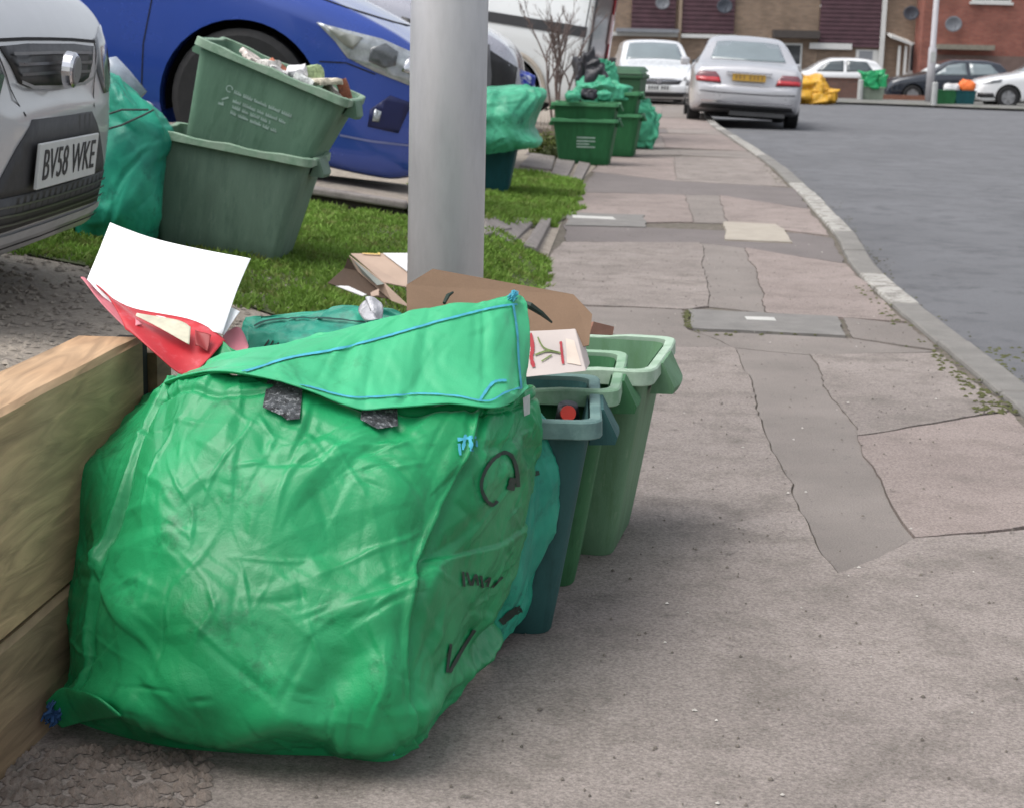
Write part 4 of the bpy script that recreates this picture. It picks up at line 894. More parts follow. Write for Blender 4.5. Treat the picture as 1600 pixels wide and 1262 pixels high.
# contents of the tilted box
g = random.Random(5); inv = Matrix.Translation(tip.location) @ tip.rotation_euler.to_matrix().to_4x4()
items = [(-.09, .0, .365, (.07, .05, .012), (.62, .55, .50), 20, 'crumpled_wrapper', 'pale crumpled packet at the upper left of the tilted box'), (-.05, -.06, .375, (.05, .03, .02), (.70, .66, .62), -20, 'paper_scrap', 'white crumpled paper in the tilted box'), (-.02, .03, .37, (.05, .03, .018), (.50, .14, .06), 30, 'food_wrapper', 'orange-red food wrapper in the tilted box'), (.0, -.09, .37, (.035, .03, .02), (.72, .70, .68), 10, 'tissue', 'white tissue against the front rim of the tilted box'),
         (.055, -.03, .395, (.022, .022, .035), (.75, .74, .76), 60, 'white_carton', 'small white carton standing up in the tilted box'), (.09, .04, .40, (.045, .035, .03), (.32, .42, .22), -30, 'printed_carton', 'green and red printed carton in the tilted box'), (.10, -.08, .385, (.04, .03, .012), (.70, .72, .70), 0, 'paper_scrap', 'white paper below the green printed carton'),
         (.155, -.05, .40, (.07, .05, .012), (.62, .56, .44), -25, 'card_tray', 'cream and brown card tray near the right of the tilted box'), (.20, -.02, .37, (.03, .05, .02), (.45, .42, .36), 15, 'food_tub', 'cream food tub in the right end of the tilted box'), (.235, -.02, .395, (.012, .02, .045), (.25, .08, .04), -40, 'brown_bottle', 'brown bottle neck leaning at the right rim of the tilted box')]
for i, (x, y, z, (a, b_, c_), col, rz, nm, lab) in enumerate(items):
    mt = mat(nm + '_paint_%d' % i, col, .6, .3, 40, col2=tuple(v * .6 for v in col), mask=(.5, .6))
    mb = MB(); V = []; 
    bm = bmesh.new(); bmesh.ops.create_cube(bm, size=2); bmesh.ops.subdivide_edges(bm, edges=bm.edges, cuts=3, use_grid_fill=True)
    for v in bm.verts:
        k_ = v.co.length; v.co = Vector((v.co.x * a, v.co.y * b_, v.co.z * c_)) * (1 - .12 * (k_ - 1)); v.co += Vector((1, 1, 1)) * .006 * noise.noise(v.co * 40 + Vector((i * 7, 0, 0))) + Vector((0, 0, .006 * noise.noise(v.co * 60 + Vector((0, i, 0)))))
    me = bpy.data.meshes.new(nm); bm.to_mesh(me); bm.free(); me.materials.append(mt); o = bpy.data.objects.new(nm, me); link(o)
    o.matrix_world = inv @ Matrix.Translation((x, y, z)) @ Matrix.Rotation(R(rz), 4, 'Y') @ Matrix.Rotation(R(rz * 2), 4, 'Z'); tag(o, lab, 'rubbish')
# bottles and handles on the teal sack by the silver car
M_clear = mat('cloudy_clear_plastic', (.30, .34, .40), .25, .2, 20, coat=.3)
for i, (px, py, d, r_, lab) in enumerate(((168, 100, 5.9, .045, 'cloudy plastic bottle at the top of the teal sack by the silver car'), (206, 150, 5.85, .02, 'clear bottle neck, upper of three beside the teal sack'), (232, 163, 5.85, .022, 'clear bottle neck, middle of three beside the teal sack'), (252, 184, 5.85, .024, 'clear bottle neck, lowest of three beside the teal sack'))):
    p = gy(px, py, d); dvec = Vector((.5, 0, -.6)) if i == 0 else Vector((-.3, .2, -.5))
    o = MB().tube([p - dvec * r_ * .3, p, p + dvec * .08, p + dvec * .2], [r_ * .5, r_ * .9, r_, r_], 14).build('plastic_bottle', M_clear, smooth=True); tag(o, lab, 'bottle')
hd = MB().tube([gy(158, 205, 5.6), gy(190, 196, 5.6), gy(225, 180, 5.62), gy(240, 172, 5.65)], .0035, 6).tube([gy(160, 182, 5.6), gy(190, 172, 5.6), gy(232, 172, 5.65)], .0035, 6).build('sack_handles', mat('dark_webbing', (.05, .06, .06), .8)); tag(hd, 'dark webbing handles pulled over the teal sack by the silver car', 'handle')

# ------------------------------------------------------------------ lamp column
M_galv = mat('galvanised_steel', (.66, .66, .68), .42, .08, 5, metal=.3, stretch=(1, 1, .25), bump=.05, bscale=60, col2=(.54, .545, .56), mask=(.45, .7))
lp = empty('lamp_post', (gy(695, 480, 3.9).x - .0, 3.9, .05), label='thick grey steel lamp post standing by the lawn behind the cardboard', cat='lamp post')
MB().tube([(0, 0, -.15), (0, 0, 1.3), (0, 0, 1.45), (0, 0, 5.8)], [.0905, .0885, .06, .045], 48).build('column', M_galv, lp, smooth=True)
MB().tube([(0, 0, 5.8), (.2, 0, 6.1), (.9, 0, 6.25)], .03, 10).build('arm', M_galv, lp, smooth=True)
MB().box(.7, -.12, 6.2, 1.3, .12, 6.32).build('lantern', mat('lantern_grey', (.3, .3, .3), .5), lp, bevel=.03)
# ------------------------------------------------------------------ cars
M_tyre = mat('tyre_rubber', (.013, .013, .014), .8, .2, 20); M_black_pl = mat('black_trim', (.018, .018, .02), .45, .2, 20); M_arch = mat('arch_liner', (.008, .008, .009), .95)
M_glass = mat('car_glass', (.05, .065, .07), .06, .1, 2, spec=.9, coat=.6); M_glass_l = mat('sky_lit_glass', (.16, .20, .21), .08, .1, 2, spec=1, coat=1)
M_alloy = mat('alloy', (.35, .35, .36), .35, .1, 20, metal=.7); M_chrome = mat('chrome', (.7, .7, .72), .12, .05, 9, metal=1)
M_lamp = mat('headlight_glass', (.42, .45, .47), .08, .3, 20, coat=1, metal=.3); M_lens_d = mat('headlight_inner', (.10, .11, .12), .15, .3, 30, coat=1); M_redl = mat('tail_lamp_red', (.42, .012, .02), .15, .2, 30, coat=1); M_redd = mat('tail_lamp_dark', (.16, .05, .06), .15, .2, 30, coat=1); M_amber = mat('amber', (.55, .2, .04), .2, coat=1)
M_plate_w = mat('white_number_plate', (.62, .64, .63), .4, .05, 20); M_plate_y = mat('yellow_number_plate', (.55, .33, .05), .45, .15, 60); M_char = mat('plate_characters', (.02, .02, .025), .5)
M_seam = mat('panel_gap', (.01, .01, .012), .9)
def paint(name, c, metal=0, rough=.3): return mat(name, c, rough, .02, 2, spec=.5, coat=1, metal=metal)
def car_loft(top, bot, plan, belt, n=110, m_=40, L=4.3, W=1.76, tumble=.24, ends=.06, crown=.03, shoulder=.10):
    """body surface: nose at x=0, tail at x=-L; top/bot/plan/belt given at distances from the nose"""
    s = np.unique(np.concatenate([np.linspace(0, .35, 26), np.linspace(.35, L - .35, n), np.linspace(L - .35, L, 22)]))
    zt = interp(s, *zip(*top)); zb = interp(s, *zip(*bot)); wf = interp(s, *zip(*plan)) * W / 2; bl = np.minimum(interp(s, *zip(*belt)), zt - .02)
    t = np.linspace(0, 1, m_); V = []
    for i, x in enumerate(s):
        w, z0, z1, b = wf[i], zb[i], zt[i], bl[i]; c = z1 - b; sh = min(shoulder, (b - z0) * .3)
        wr = w * .985 - tumble * max(0, c - .03)
        P = [(0, z0), (w * .8, z0), (w * .95, z0 + .03), (w * .985, z0 + .12), (w, z0 + (b - z0) * .5), (w * 1.0, b - sh), (w * .972, b), (wr * .96 + .0, b + c * .55), (wr * .93, b + c * .82), (wr * .78, b + c * .985), (wr * .4, z1 + crown * .7), (0, z1 + crown)]
        k = np.array([0, .13, .19, .24, .36, .45, .52, .64, .72, .79, .9, 1.0]); P = np.array(P)
        yy = interp(t, k, P[:, 0]); zz = interp(t, k, P[:, 1]); V += [(-x, a, z) for a, z in zip(yy, zz)] + [(-x, -a, z) for a, z in zip(yy[-2:0:-1], zz[-2:0:-1])]
    nc = 2 * m_ - 2; V = np.array(V).reshape(len(s), nc, 3)
    def cap(ring, dx):
        c = ring.mean(axis=0); out = []
        for f, d in ((.86, .5), (.6, .85), (.3, .97)): q = c + (ring - c) * f; q[:, 0] = ring[:, 0] + dx * d; out.append(q)
        cc = c.copy(); cc[0] = ring[0, 0] + dx; return out, cc
    f_r, fc = cap(V[0], ends); b_r, bc = cap(V[-1], -ends)
    rings = f_r[::-1] + list(V) + b_r; A = np.array(rings); nr = len(rings)
    VV = [tuple(p) for p in A.reshape(-1, 3)]; F = grid_faces(nr, nc, wrap=True)
    VV += [tuple(fc), tuple(bc)]; a, b = len(VV) - 2, len(VV) - 1
    F += [(a, (j + 1) % nc, j) for j in range(nc)] + [(b, (nr - 1) * nc + j, (nr - 1) * nc + (j + 1) % nc) for j in range(nc)]
    return VV, [tuple(reversed(f)) for f in F], W
def cut_arches(o, W, wheels, r):
    """wheel arches cut as true round openings"""
    bm = bmesh.new(); bm.from_mesh(o.data); bmesh.ops.recalc_face_normals(bm, faces=bm.faces); bm.to_mesh(o.data); bm.free()
    cu = []
    for wx in wheels:
        for sg in (-1, 1):
            mb = MB().tube([(wx, sg * (W / 2 - .27), .31), (wx, sg * (W / 2 + .2), .31)], r, 40)
            c = mb.build('cut', M_arch); bm = bmesh.new(); bm.from_mesh(c.data); bmesh.ops.recalc_face_normals(bm, faces=bm.faces); bm.to_mesh(c.data); bm.free(); cu.append(c)
            b = o.modifiers.new('arch', 'BOOLEAN'); b.operation = 'DIFFERENCE'; b.object = c; b.solver = 'EXACT'
    dg = bpy.context.evaluated_depsgraph_get(); me = bpy.data.meshes.new_from_object(o.evaluated_get(dg)); o.modifiers.clear(); old = o.data; o.data = me
    me.name = 'body'; me.polygons.foreach_set('use_smooth', [True] * len(me.polygons)); me.set_sharp_from_angle(angle=R(38))
    if len(me.materials) == 0: me.materials.append(old.materials[0])
    me.materials[0] = old.materials[0]
    for c in cu: bpy.data.objects.remove(c)
def wheel(root, x, y, r, wdt, spokes=5, alloy=M_alloy):
    s = 1 if y > 0 else -1; prof = [(-wdt / 2, r * .62), (-wdt / 2, r * .9), (-wdt / 2 + .02, r), (wdt / 2 - .02, r), (wdt / 2, r * .9), (wdt / 2, r * .62)]
    n = 36; V = []
    for k in range(n):
        a = 2 * math.pi * k / n
        for d, q in prof: V.append((x + q * math.cos(a), y + d, r + q * math.sin(a)))
    t = mesh('wheel', V, grid_faces(n, 6) + [((n - 1) * 6 + j, (n - 1) * 6 + j + 1, j + 1, j) for j in range(5)], M_tyre, root, smooth=False)
    mb = MB(); yo = y + s * (wdt / 2 - .012)
    mb.tube([(x, yo - s * .05, r), (x, yo - s * .04, r)], r * .63, 30)
    mb.tube([(x, yo - s * .02, r), (x, yo + s * .004, r)], r * .17, 14)
    for k in range(spokes):
        a = 2 * math.pi * k / spokes + .3; c, s_ = math.cos(a), math.sin(a); w1, w2 = r * .09, r * .14
        q = [(x + c * r * .1 - s_ * w1, r + s_ * r * .1 + c * w1), (x + c * r * .1 + s_ * w1, r + s_ * r * .1 - c * w1), (x + c * r * .62 + s_ * w2, r + s_ * r * .62 - c * w2), (x + c * r * .62 - s_ * w2, r + s_ * r * .62 + c * w2)]
        mb.add([(px, yo - .03 * s, pz) for px, pz in q] + [(px, yo, pz) for px, pz in q], [(0, 1, 2, 3), (4, 5, 6, 7), (0, 1, 5, 4), (1, 2, 6, 5), (2, 3, 7, 6), (3, 0, 4, 7)])
    ring = MB(); V = []; 
    for k in range(30):
        a = 2 * math.pi * k / 30
        for q, d in ((r * .60, 0), (r * .66, .004), (r * .66, -.03)): V.append((x + q * math.cos(a), yo + s * d, r + q * math.sin(a)))
    mb.add(V, grid_faces(30, 3) + [(29 * 3 + j, 29 * 3 + j + 1, j + 1, j) for j in range(2)])
    mb.build('rim', alloy, t)
class Car:
    def __init__(s, name, label, cat, m, loc, rz=0, ry=0, rx=0, group=None, **k):
        s.root = empty(name, loc, (R(rx), R(ry), R(rz)), label, cat, group); s.L = k.get('L', 4.3); s.W = k.get('W', 1.76); s.m = m
        V, F, _ = car_loft(**{a: b for a, b in k.items() if a in ('top', 'bot', 'plan', 'belt', 'L', 'W', 'tumble', 'ends', 'crown', 'shoulder', 'n')})
        s.bvh_full = BVHTree.FromPolygons(V, F)
        r = k.get('wr', .31); wh = k['wheels']
        s.body = mesh('body', V, F, m, None, smooth=True); cut_arches(s.body, s.W, wh, r * 1.17); s.body.parent = s.root
        for wx in wh:
            for sg in (-1, 1):
                wheel(s.root, wx, sg * (s.W / 2 - .105), r, .2, k.get('spokes', 5))
                mb = MB(); V = []
                for i in range(21):
                    a = math.pi * (i / 20 * 1.16 - .08)
                    for yy in (s.W / 2 - .10, s.W / 2 - .265): V.append((wx + r * 1.155 * math.cos(a), sg * yy, .31 + r * 1.155 * math.sin(a)))
                mb.add(V, grid_faces(21, 2)); ctr = [(wx + r * 1.155 * math.cos(math.pi * (i / 20 * 1.16 - .08)), sg * (s.W / 2 - .265), .31 + r * 1.155 * math.sin(math.pi * (i / 20 * 1.16 - .08))) for i in range(21)]
                mb.add(ctr, [tuple(range(21))]); mb.build('arch_liner', M_arch, s.root)
        MB().box(-s.L + .5, -s.W / 2 + .32, .15, -.5, s.W / 2 - .32, .30).build('underbody', M_arch, s.root)
    def patch(s, side, poly, m, name, off=.004, res=.06, parent=None, solid=.004):
        V2, F = cdt(poly, res); return s._p(side, V2, F, m, name, off, parent, solid)
    def line(s, side, pts, w, m=None, name='panel_gap', off=.002, parent=None):
        V2, F = stroke2(pts, w, .04); return s._p(side, V2, F, m or M_seam, name, off, parent, 0)
    def _p(s, side, V2, F, m, name, off, parent, solid):
        if side == 'front': org, dr = (lambda u, v: Vector((1, u, v))), Vector((-1, 0, 0))
        elif side == 'rear': org, dr = (lambda u, v: Vector((-s.L - 1, u, v))), Vector((1, 0, 0))
        elif side == 'left': org, dr = (lambda u, v: Vector((u, 2, v))), Vector((0, -1, 0))
        elif side == 'right': org, dr = (lambda u, v: Vector((u, -2, v))), Vector((0, 1, 0))
        else: org, dr = (lambda u, v: Vector((u, v, 3))), Vector((0, 0, -1))
        return project(s.bvh_full, name, V2, F, org, dr, m, parent or s.root, off, solid)
    def mirror(s, y0, poly): return [(-u, v) for u, v in poly][::-1]
HATCH = dict(L=4.1, W=1.72, wheels=(-.82, -3.38), wr=.31,
    top=[(0, .50), (.06, .66), (.18, .76), (.5, .86), (1.0, .95), (1.25, 1.0), (1.8, 1.32), (2.2, 1.44), (3.0, 1.45), (3.6, 1.37), (3.95, 1.02), (4.06, .85), (4.1, .6)],
    bot=[(0, .30), (.06, .22), (.2, .18), (.6, .19), (3.5, .19), (3.9, .24), (4.1, .36)],
    plan=[(0, .70), (.05, .80), (.15, .89), (.4, .96), (1, 1), (3, 1), (3.7, .96), (3.95, .90), (4.1, .80)],
    belt=[(0, .47), (.2, .70), (.6, .80), (1.2, .88), (2, .93), (3, .97), (3.8, 1.0), (4.1, .8)])

# --- silver car, near left: only its nose is in the picture
M_silver = mat('silver_paint', (.50, .505, .52), .36, .04, 3, spec=.5, coat=.7, metal=.15)
sp = dict(L=4.4, W=1.76, wheels=(-.92, -3.6), wr=.33, ends=.03, shoulder=.05, crown=.02,
    top=[(0, .56), (.02, .66), (.06, .73), (.14, .80), (.3, .86), (.6, .93), (1.0, 1.0), (1.3, 1.06), (2.0, 1.5), (2.5, 1.64), (3.6, 1.64), (4.1, 1.5), (4.35, 1.0), (4.4, .7)],
    bot=[(0, .23), (.03, .18), (.10, .15), (.3, .14), (.7, .17), (3.6, .19), (4.2, .26), (4.4, .36)],
    plan=[(0, .64), (.03, .74), (.09, .83), (.2, .90), (.45, .96), (1, 1), (3.4, 1), (4.1, .96), (4.4, .85)],
    belt=[(0, .50), (.1, .70), (.3, .80), (.8, .88), (1.5, .98), (2.5, 1.04), (4.0, 1.05), (4.4, .8)])
e_ = Vector((gy(108, 240, 4.25).x, 4.25, 0))
c1 = Car('silver_car', 'silver car nosing in at the upper left with black grille and white number plate', 'car', M_silver, (-1.25, 4.27, .288), rz=-1.0, ry=8, **sp)
f = 'front'
c1.patch(f, [(-.40, .685), (-.30, .605), (-.22, .592), (.22, .592), (.30, .605), (.40, .685), (.2, .692), (-.2, .692)], M_black_pl, 'grille', off=.004, res=.05)
for z in (.668, .645, .622): c1.line(f, [(-.37 + (.712 - z) * .8, z), (0, z + .002), (.37 - (.712 - z) * .8, z)], .007, mat('dark_chrome_bar', (.12, .12, .13), .3, metal=.6), 'grille_bar', off=.012)
c1.line(f, [(-.31, .606), (-.22, .592), (0, .588), (.22, .592), (.31, .606), (.40, .68)], .008, M_alloy, 'grille_frame', off=.014)
c1.line(f, [(-.44, .697), (-.2, .702), (0, .703), (.2, .702), (.44, .697)], .007, M_seam, 'bonnet_gap', off=.003)
# round badge
bd = MB().tube([(.02, 0, .636), (.040, 0, .637), (.045, 0, .637)], [.046, .044, .037], 26).build('badge', M_chrome, c1.root, smooth=False)
MB().tube([(.046, 0, .637), (.048, 0, .637)], [.036, .034], 22).build('badge_field', mat('badge_grey', (.25, .25, .27), .3, metal=.5), bd)
# black lower mouth, plate, lower grille, lip
c1.patch(f, [(-.26, .52), (-.36, .46), (-.47, .37), (-.49, .34), (.49, .34), (.47, .37), (.36, .46), (.26, .52)], mat('dark_grey_plastic', (.035, .035, .037), .6, .15, 20), 'bumper_insert', off=.004, res=.05)
c1.patch(f, [(-.50, .345), (-.45, .262), (.45, .262), (.50, .345)], mat('grille_mesh_black', (.01, .01, .012), .5), 'lower_grille', off=.006, res=.05)
for z in (.325, .303, .281): c1.line(f, [(-.48, z), (0, z - .004), (.48, z)], .005, mat('dark_chrome_bar', (.12, .12, .13)), 'grille_bar', off=.012)
c1.line(f, [(-.60, .245), (-.3, .236), (0, .234), (.3, .236), (.60, .245)], .026, mat('satin_strip', (.45, .45, .46), .4), 'chin_strip', off=.006)
c1.line(f, [(-.60, .215), (0, .208), (.60, .215)], .006, M_seam, 'chin_gap', off=.007)
pl_ = box('number_plate', .043, -.26, .356, .052, .26, .467, M_plate_w, c1.root, bevel=.002, mtx=Matrix.Rotation(R(0), 4, 'Y'))
rmx = Matrix.Translation((.0535, 0, .410)) @ Matrix.Rotation(R(90), 4, 'Z') @ Matrix.Rotation(R(90), 4, 'X') @ Matrix.Scale(.93, 4, (1, 0, 0))
t_ = text_mesh('plate_characters', 'BV58 WKE', .108, M_char, pl_, .0006, mtx=rmx)
for sg in (-1, 1):
    c1.patch(f, [(sg * u, v) for u, v in ((.44, .70), (.40, .62), (.46, .56), (.66, .57), (.76, .62), (.72, .74), (.60, .735))], M_lens_d, 'headlight', off=.004, res=.05)
    c1.line(f, [(sg * .44, .705), (sg * .36, .59), (sg * .30, .53)], .006, M_seam, 'panel_gap')
    c1.patch('right' if sg < 0 else 'left', [(-1.6, 1.08), (-2.1, 1.45), (-3.9, 1.45), (-4.1, 1.1)], M_glass, 'side_window', res=.2)
c1.patch('top', [(-1.35, -.62), (-2.0, -.55), (-2.0, .55), (-1.35, .62)], M_glass, 'windscreen', res=.15)

# --- blue hatch on the raised drive
M_bluep = mat('blue_paint', (.032, .085, .42), .25, .05, 1.5, coat=1, spec=.6, metal=.3)
b_s = 2600 / 7.9
bl = dict(HATCH); bl.update(L=4.3, W=1.76, wheels=(-.90, -3.5), wr=.325, shoulder=.07, ends=.05,
    top=[(0, .46), (.05, .60), (.14, .70), (.35, .79), (.7, .89), (1.1, .97), (1.5, 1.04), (2.1, 1.33), (2.5, 1.45), (3.2, 1.46), (3.8, 1.38), (4.1, 1.02), (4.25, .85), (4.3, .6)],
    bot=[(0, .16), (.06, .09), (.2, .055), (.5, .07), (1.3, .15), (3.5, .19), (4.1, .24), (4.3, .36)],
    plan=[(0, .62), (.05, .72), (.15, .82), (.4, .93), (.8, .99), (1.2, 1), (3, 1), (3.9, .96), (4.15, .90), (4.3, .80)],
    belt=[(0, .44), (.1, .60), (.3, .72), (.7, .84), (1.2, .92), (2, .97), (3, 1.0), (4.0, 1.0), (4.3, .8)])
c2 = Car('blue_car', 'glossy dark blue car on the raised drive behind the stacked boxes', 'car', M_bluep, (-.42, 8.72, .27), rz=-3, ry=8.5, **bl)
for sd in ('right', 'left'):
    hl = c2.patch(sd, [(-.60, .735), (-.50, .66), (-.44, .60), (-.30, .555), (-.06, .50), (-.03, .56), (-.12, .66), (-.30, .71)], M_lamp, 'headlight', off=.005, res=.04)
    c2.patch(sd, [(-.56, .725), (-.46, .655), (-.42, .64), (-.38, .70)], mat('lamp_beige', (.30, .31, .28), .2, coat=1), 'indicator', off=.008, res=.04, parent=hl)
    c2.patch(sd, [(-.34, .60), (-.27, .58), (-.22, .60), (-.22, .66), (-.28, .69), (-.34, .66)], M_lens_d, 'lens', off=.010, res=.03, parent=hl)
    c2.patch(sd, [(-.19, .58), (-.14, .57), (-.12, .63), (-.17, .65)], M_chrome, 'reflector', off=.010, res=.03, parent=hl)
    c2.line(sd, [(-.56, .56), (-.44, .575), (-.30, .545)], .006); c2.line(sd, [(-1.35, .93), (-1.38, .5), (-1.36, .22)], .006)
    c2.line(sd, [(-.08, .755), (-.35, .80), (-.7, .86), (-1.4, .93)], .005)
    c2.patch(sd, [(-.30, .30), (-.16, .29), (-.12, .44), (-.22, .46), (-.30, .38)], mat('recess_shadow_blue', (.010, .015, .08), .4), 'fog_recess', off=.004, res=.04)  # shadow of the recess painted in as a darker body blue
    c2.patch(sd, [(-.285, .33), (-.255, .33), (-.25, .38), (-.28, .385)], M_lamp, 'fog_lamp', off=.009, res=.03)
    c2.line(sd, [(-.42, .24), (-.28, .235), (-.1, .24)], .01, mat('lilac_strip', (.2, .22, .4), .3), 'splitter_strip', off=.006)
    c2.patch(sd, [(-1.75, 1.05), (-2.2, 1.34), (-3.7, 1.36), (-3.9, 1.08)], M_glass, 'side_window', res=.15)
c2.patch('front', [(-.5, .40), (-.42, .26), (.42, .26), (.5, .40)], M_black_pl, 'grille', res=.06)
c2.patch('top', [(-1.55, -.62), (-2.15, -.52), (-2.15, .52), (-1.55, .62)], M_glass, 'windscreen', res=.12)

# --- silver saloon parked half on the kerb, seen from behind
M_sil2 = mat('silver_saloon_paint', (.50, .50, .52), .30, .03, 3, coat=1, metal=.35)
sal = dict(L=4.75, W=1.80, wheels=(-.85, -3.70), wr=.32, tumble=.42, shoulder=.07, ends=.05,
    top=[(0, .55), (.06, .66), (.2, .74), (.7, .85), (1.3, .92), (2.0, 1.30), (2.4, 1.42), (3.1, 1.43), (3.5, 1.36), (4.15, 1.04), (4.5, .98), (4.66, .93), (4.72, .80), (4.75, .66)],
    bot=[(0, .30), (.06, .22), (.2, .18), (.6, .19), (3.9, .20), (4.45, .26), (4.65, .30), (4.75, .36)],
    plan=[(0, .70), (.05, .80), (.15, .89), (.4, .96), (1, 1), (3.9, 1), (4.3, .975), (4.6, .93), (4.7, .89), (4.75, .84)],
    belt=[(0, .52), (.2, .70), (.6, .80), (1.2, .87), (2, .90), (3, .92), (4.0, .92), (4.5, .90), (4.68, .84), (4.75, .62)])
def seat_on(px, pl, d): return gy(px, pl, d)
hd_ = 90 - 4.5
p = gy(1163, 200, 26.6)
fw = Vector((math.cos(R(hd_)), math.sin(R(hd_)), 0)); nose = Vector((p.x, 26.6, 0)) + fw * 4.75; zL = road_z(p.x, 28)
c3 = Car('silver_saloon', 'silver saloon seen from behind, parked with its left wheels up on the kerb', 'car', M_sil2, (nose.x, nose.y, -.225), rz=hd_, rx=2.2, ry=.3, **sal)
r = 'rear'
c3.patch(r, [(-.60, 1.06), (-.50, 1.335), (-.3, 1.36), (.3, 1.36), (.50, 1.335), (.60, 1.06)], M_glass_l, 'rear_window', res=.08)
c3.line(r, [(-.76, .56), (-.4, .545), (.4, .545), (.76, .56)], .015, M_seam, 'boot_gap'); 
for sg in (-1, 1):
    tl_ = c3.patch(r, [(sg * u, v) for u, v in ((.42, .69), (.80, .70), (.82, .80), (.76, .86), (.52, .86), (.46, .80))], M_redd, 'tail_light', off=.01, res=.05)
    c3.patch(r, [(sg * u, v) for u, v in ((.43, .70), (.80, .71), (.81, .775), (.46, .775))], M_redl, 'red_lens', off=.02, res=.05, parent=tl_)
    c3.patch('left' if sg > 0 else 'right', [(-1.6, .95), (-2.1, 1.28), (-2.6, 1.35), (-3.2, 1.34), (-3.8, 1.0)], M_glass, 'side_window', res=.12)
    c3.line('left' if sg > 0 else 'right', [(-1.3, .3), (-1.3, .9)], .01); c3.line('left' if sg > 0 else 'right', [(-2.5, .25), (-2.5, .93)], .01)
    MB().box(-1.75, sg * .88, .93, -1.60, sg * 1.04, 1.06).build('wing_mirror', M_sil2, c3.root, bevel=.03)
pl_ = box('number_plate', -4.815, -.26, .745, -4.80, .26, .85, M_plate_y, c3.root)
mb = MB()
for i, y in enumerate((-.2, -.14, -.08, -.02, .08, .14, .20)): mb.box(-4.819, y - .018, .765, -4.8155, y + .012 + .006 * (i % 2), .83)
mb.build('plate_characters', mat('worn_characters', (.30, .18, .05), .6), pl_)['kind'] = 'stuff'
MB().box(-4.84, -.36, .862, -4.74, .36, .882).build('boot_handle', M_chrome, c3.root, bevel=.006)
c3.line(r, [(-.72, .415), (0, .40), (.72, .415)], .028, M_chrome, 'bumper_strip', off=.01)
c3.patch(r, [(-.76, .30), (-.70, .37), (.70, .37), (.76, .30)], M_black_pl, 'lower_valance', off=.006, res=.08)
MB().box(-4.60, -.62, .20, -4.15, .25, .27).build('exhaust_box', mat('grey_underseal', (.12, .12, .12), .8), c3.root)

# --- white hatch facing the camera behind it
M_whitep = mat('white_paint', (.72, .73, .74), .25, .02, 3, coat=1)
p = gy(1028, 152, 37.0)
c4 = Car('white_car', 'white car facing the camera, behind the dark green wheelie bin', 'car', M_whitep, (p.x, 37.0, -.235 - .02), rz=-90, **HATCH)
c4.patch('front', [(-.52, .60), (-.44, .50), (.44, .50), (.52, .60), (.3, .625), (-.3, .625)], M_black_pl, 'grille', off=.01)
MB().tube([(.052, 0, .575), (.075, 0, .575)], .055, 16).build('badge', M_chrome, c4.root)
c4.line('front', [(-.5, .60), (0, .575), (.5, .60)], .012, M_chrome, 'grille_bar', off=.02)
pl_ = box('number_plate', .055, -.26, .385, .07, .26, .49, M_plate_w, c4.root)
mb = MB(); [mb.box(.0705, y - .02, .40, .073, y + .015, .475) for y in (-.2, -.14, -.08, -.02, .08, .14, .20)]; mb.build('plate_characters', M_char, pl_)['kind'] = 'stuff'
c4.patch('front', [(-.62, .34), (-.56, .24), (.56, .24), (.62, .34)], M_black_pl, 'lower_grille', off=.008)
c4.patch('top', [(-1.3, -.66), (-1.95, -.54), (-1.95, .54), (-1.3, .66)], M_glass_l, 'windscreen', res=.1)
for sg in (-1, 1):
    c4.patch('front', [(sg * u, v) for u, v in ((.54, .60), (.56, .66), (.74, .74), (.78, .68), (.70, .60))], M_lens_d, 'headlight', off=.008, res=.05)
    MB().box(-1.55, sg * .86, .93, -1.42, sg * 1.02, 1.05).build('wing_mirror', M_black_pl, c4.root, bevel=.03)

# --- dark fronted silver car behind the lamp post, beyond the blue car
p = gy(806, 78, 12.6)
M_lil = mat('pale_silver_lilac', (.42, .42, .47), .25, .03, 3, coat=1, metal=.3)
c5 = Car('pale_silver_car', 'pale silver car with a dark front, partly hidden behind the lamp post', 'car', M_lil, (p.x - .02, 13.4, .24), rz=-2, ry=10, **dict(HATCH, L=4.1))
for sd in ('right',):
    c5.patch(sd, [(-.95, .80), (-.62, .76), (-.30, .70), (-.05, .60), (-.03, .30), (-.5, .28), (-.95, .5)], M_black_pl, 'dark_wing', off=.005, res=.06)
    c5.line(sd, [(-.30, .72), (-.24, .5), (-.22, .3)], .04, mat('grey_pillar', (.12, .12, .13), .5), 'corner_strip', off=.012)
# --- blue plastic bag beside it, white reflection painted into its colour
bb = blob('blue_bag', 'blue plastic bag, white reflection painted on, lying beyond the jade sack', mat('blue_plastic', (.02, .05, .38), .35, .3, 12, col2=(.55, .6, .75), mask=(.52, .58)), (gy(812, 130, 13.0).x, 13.0, gy(812, 135, 13.0).z - .02), .13, .08, .06, 31, cat='bag', n=(20, 30))

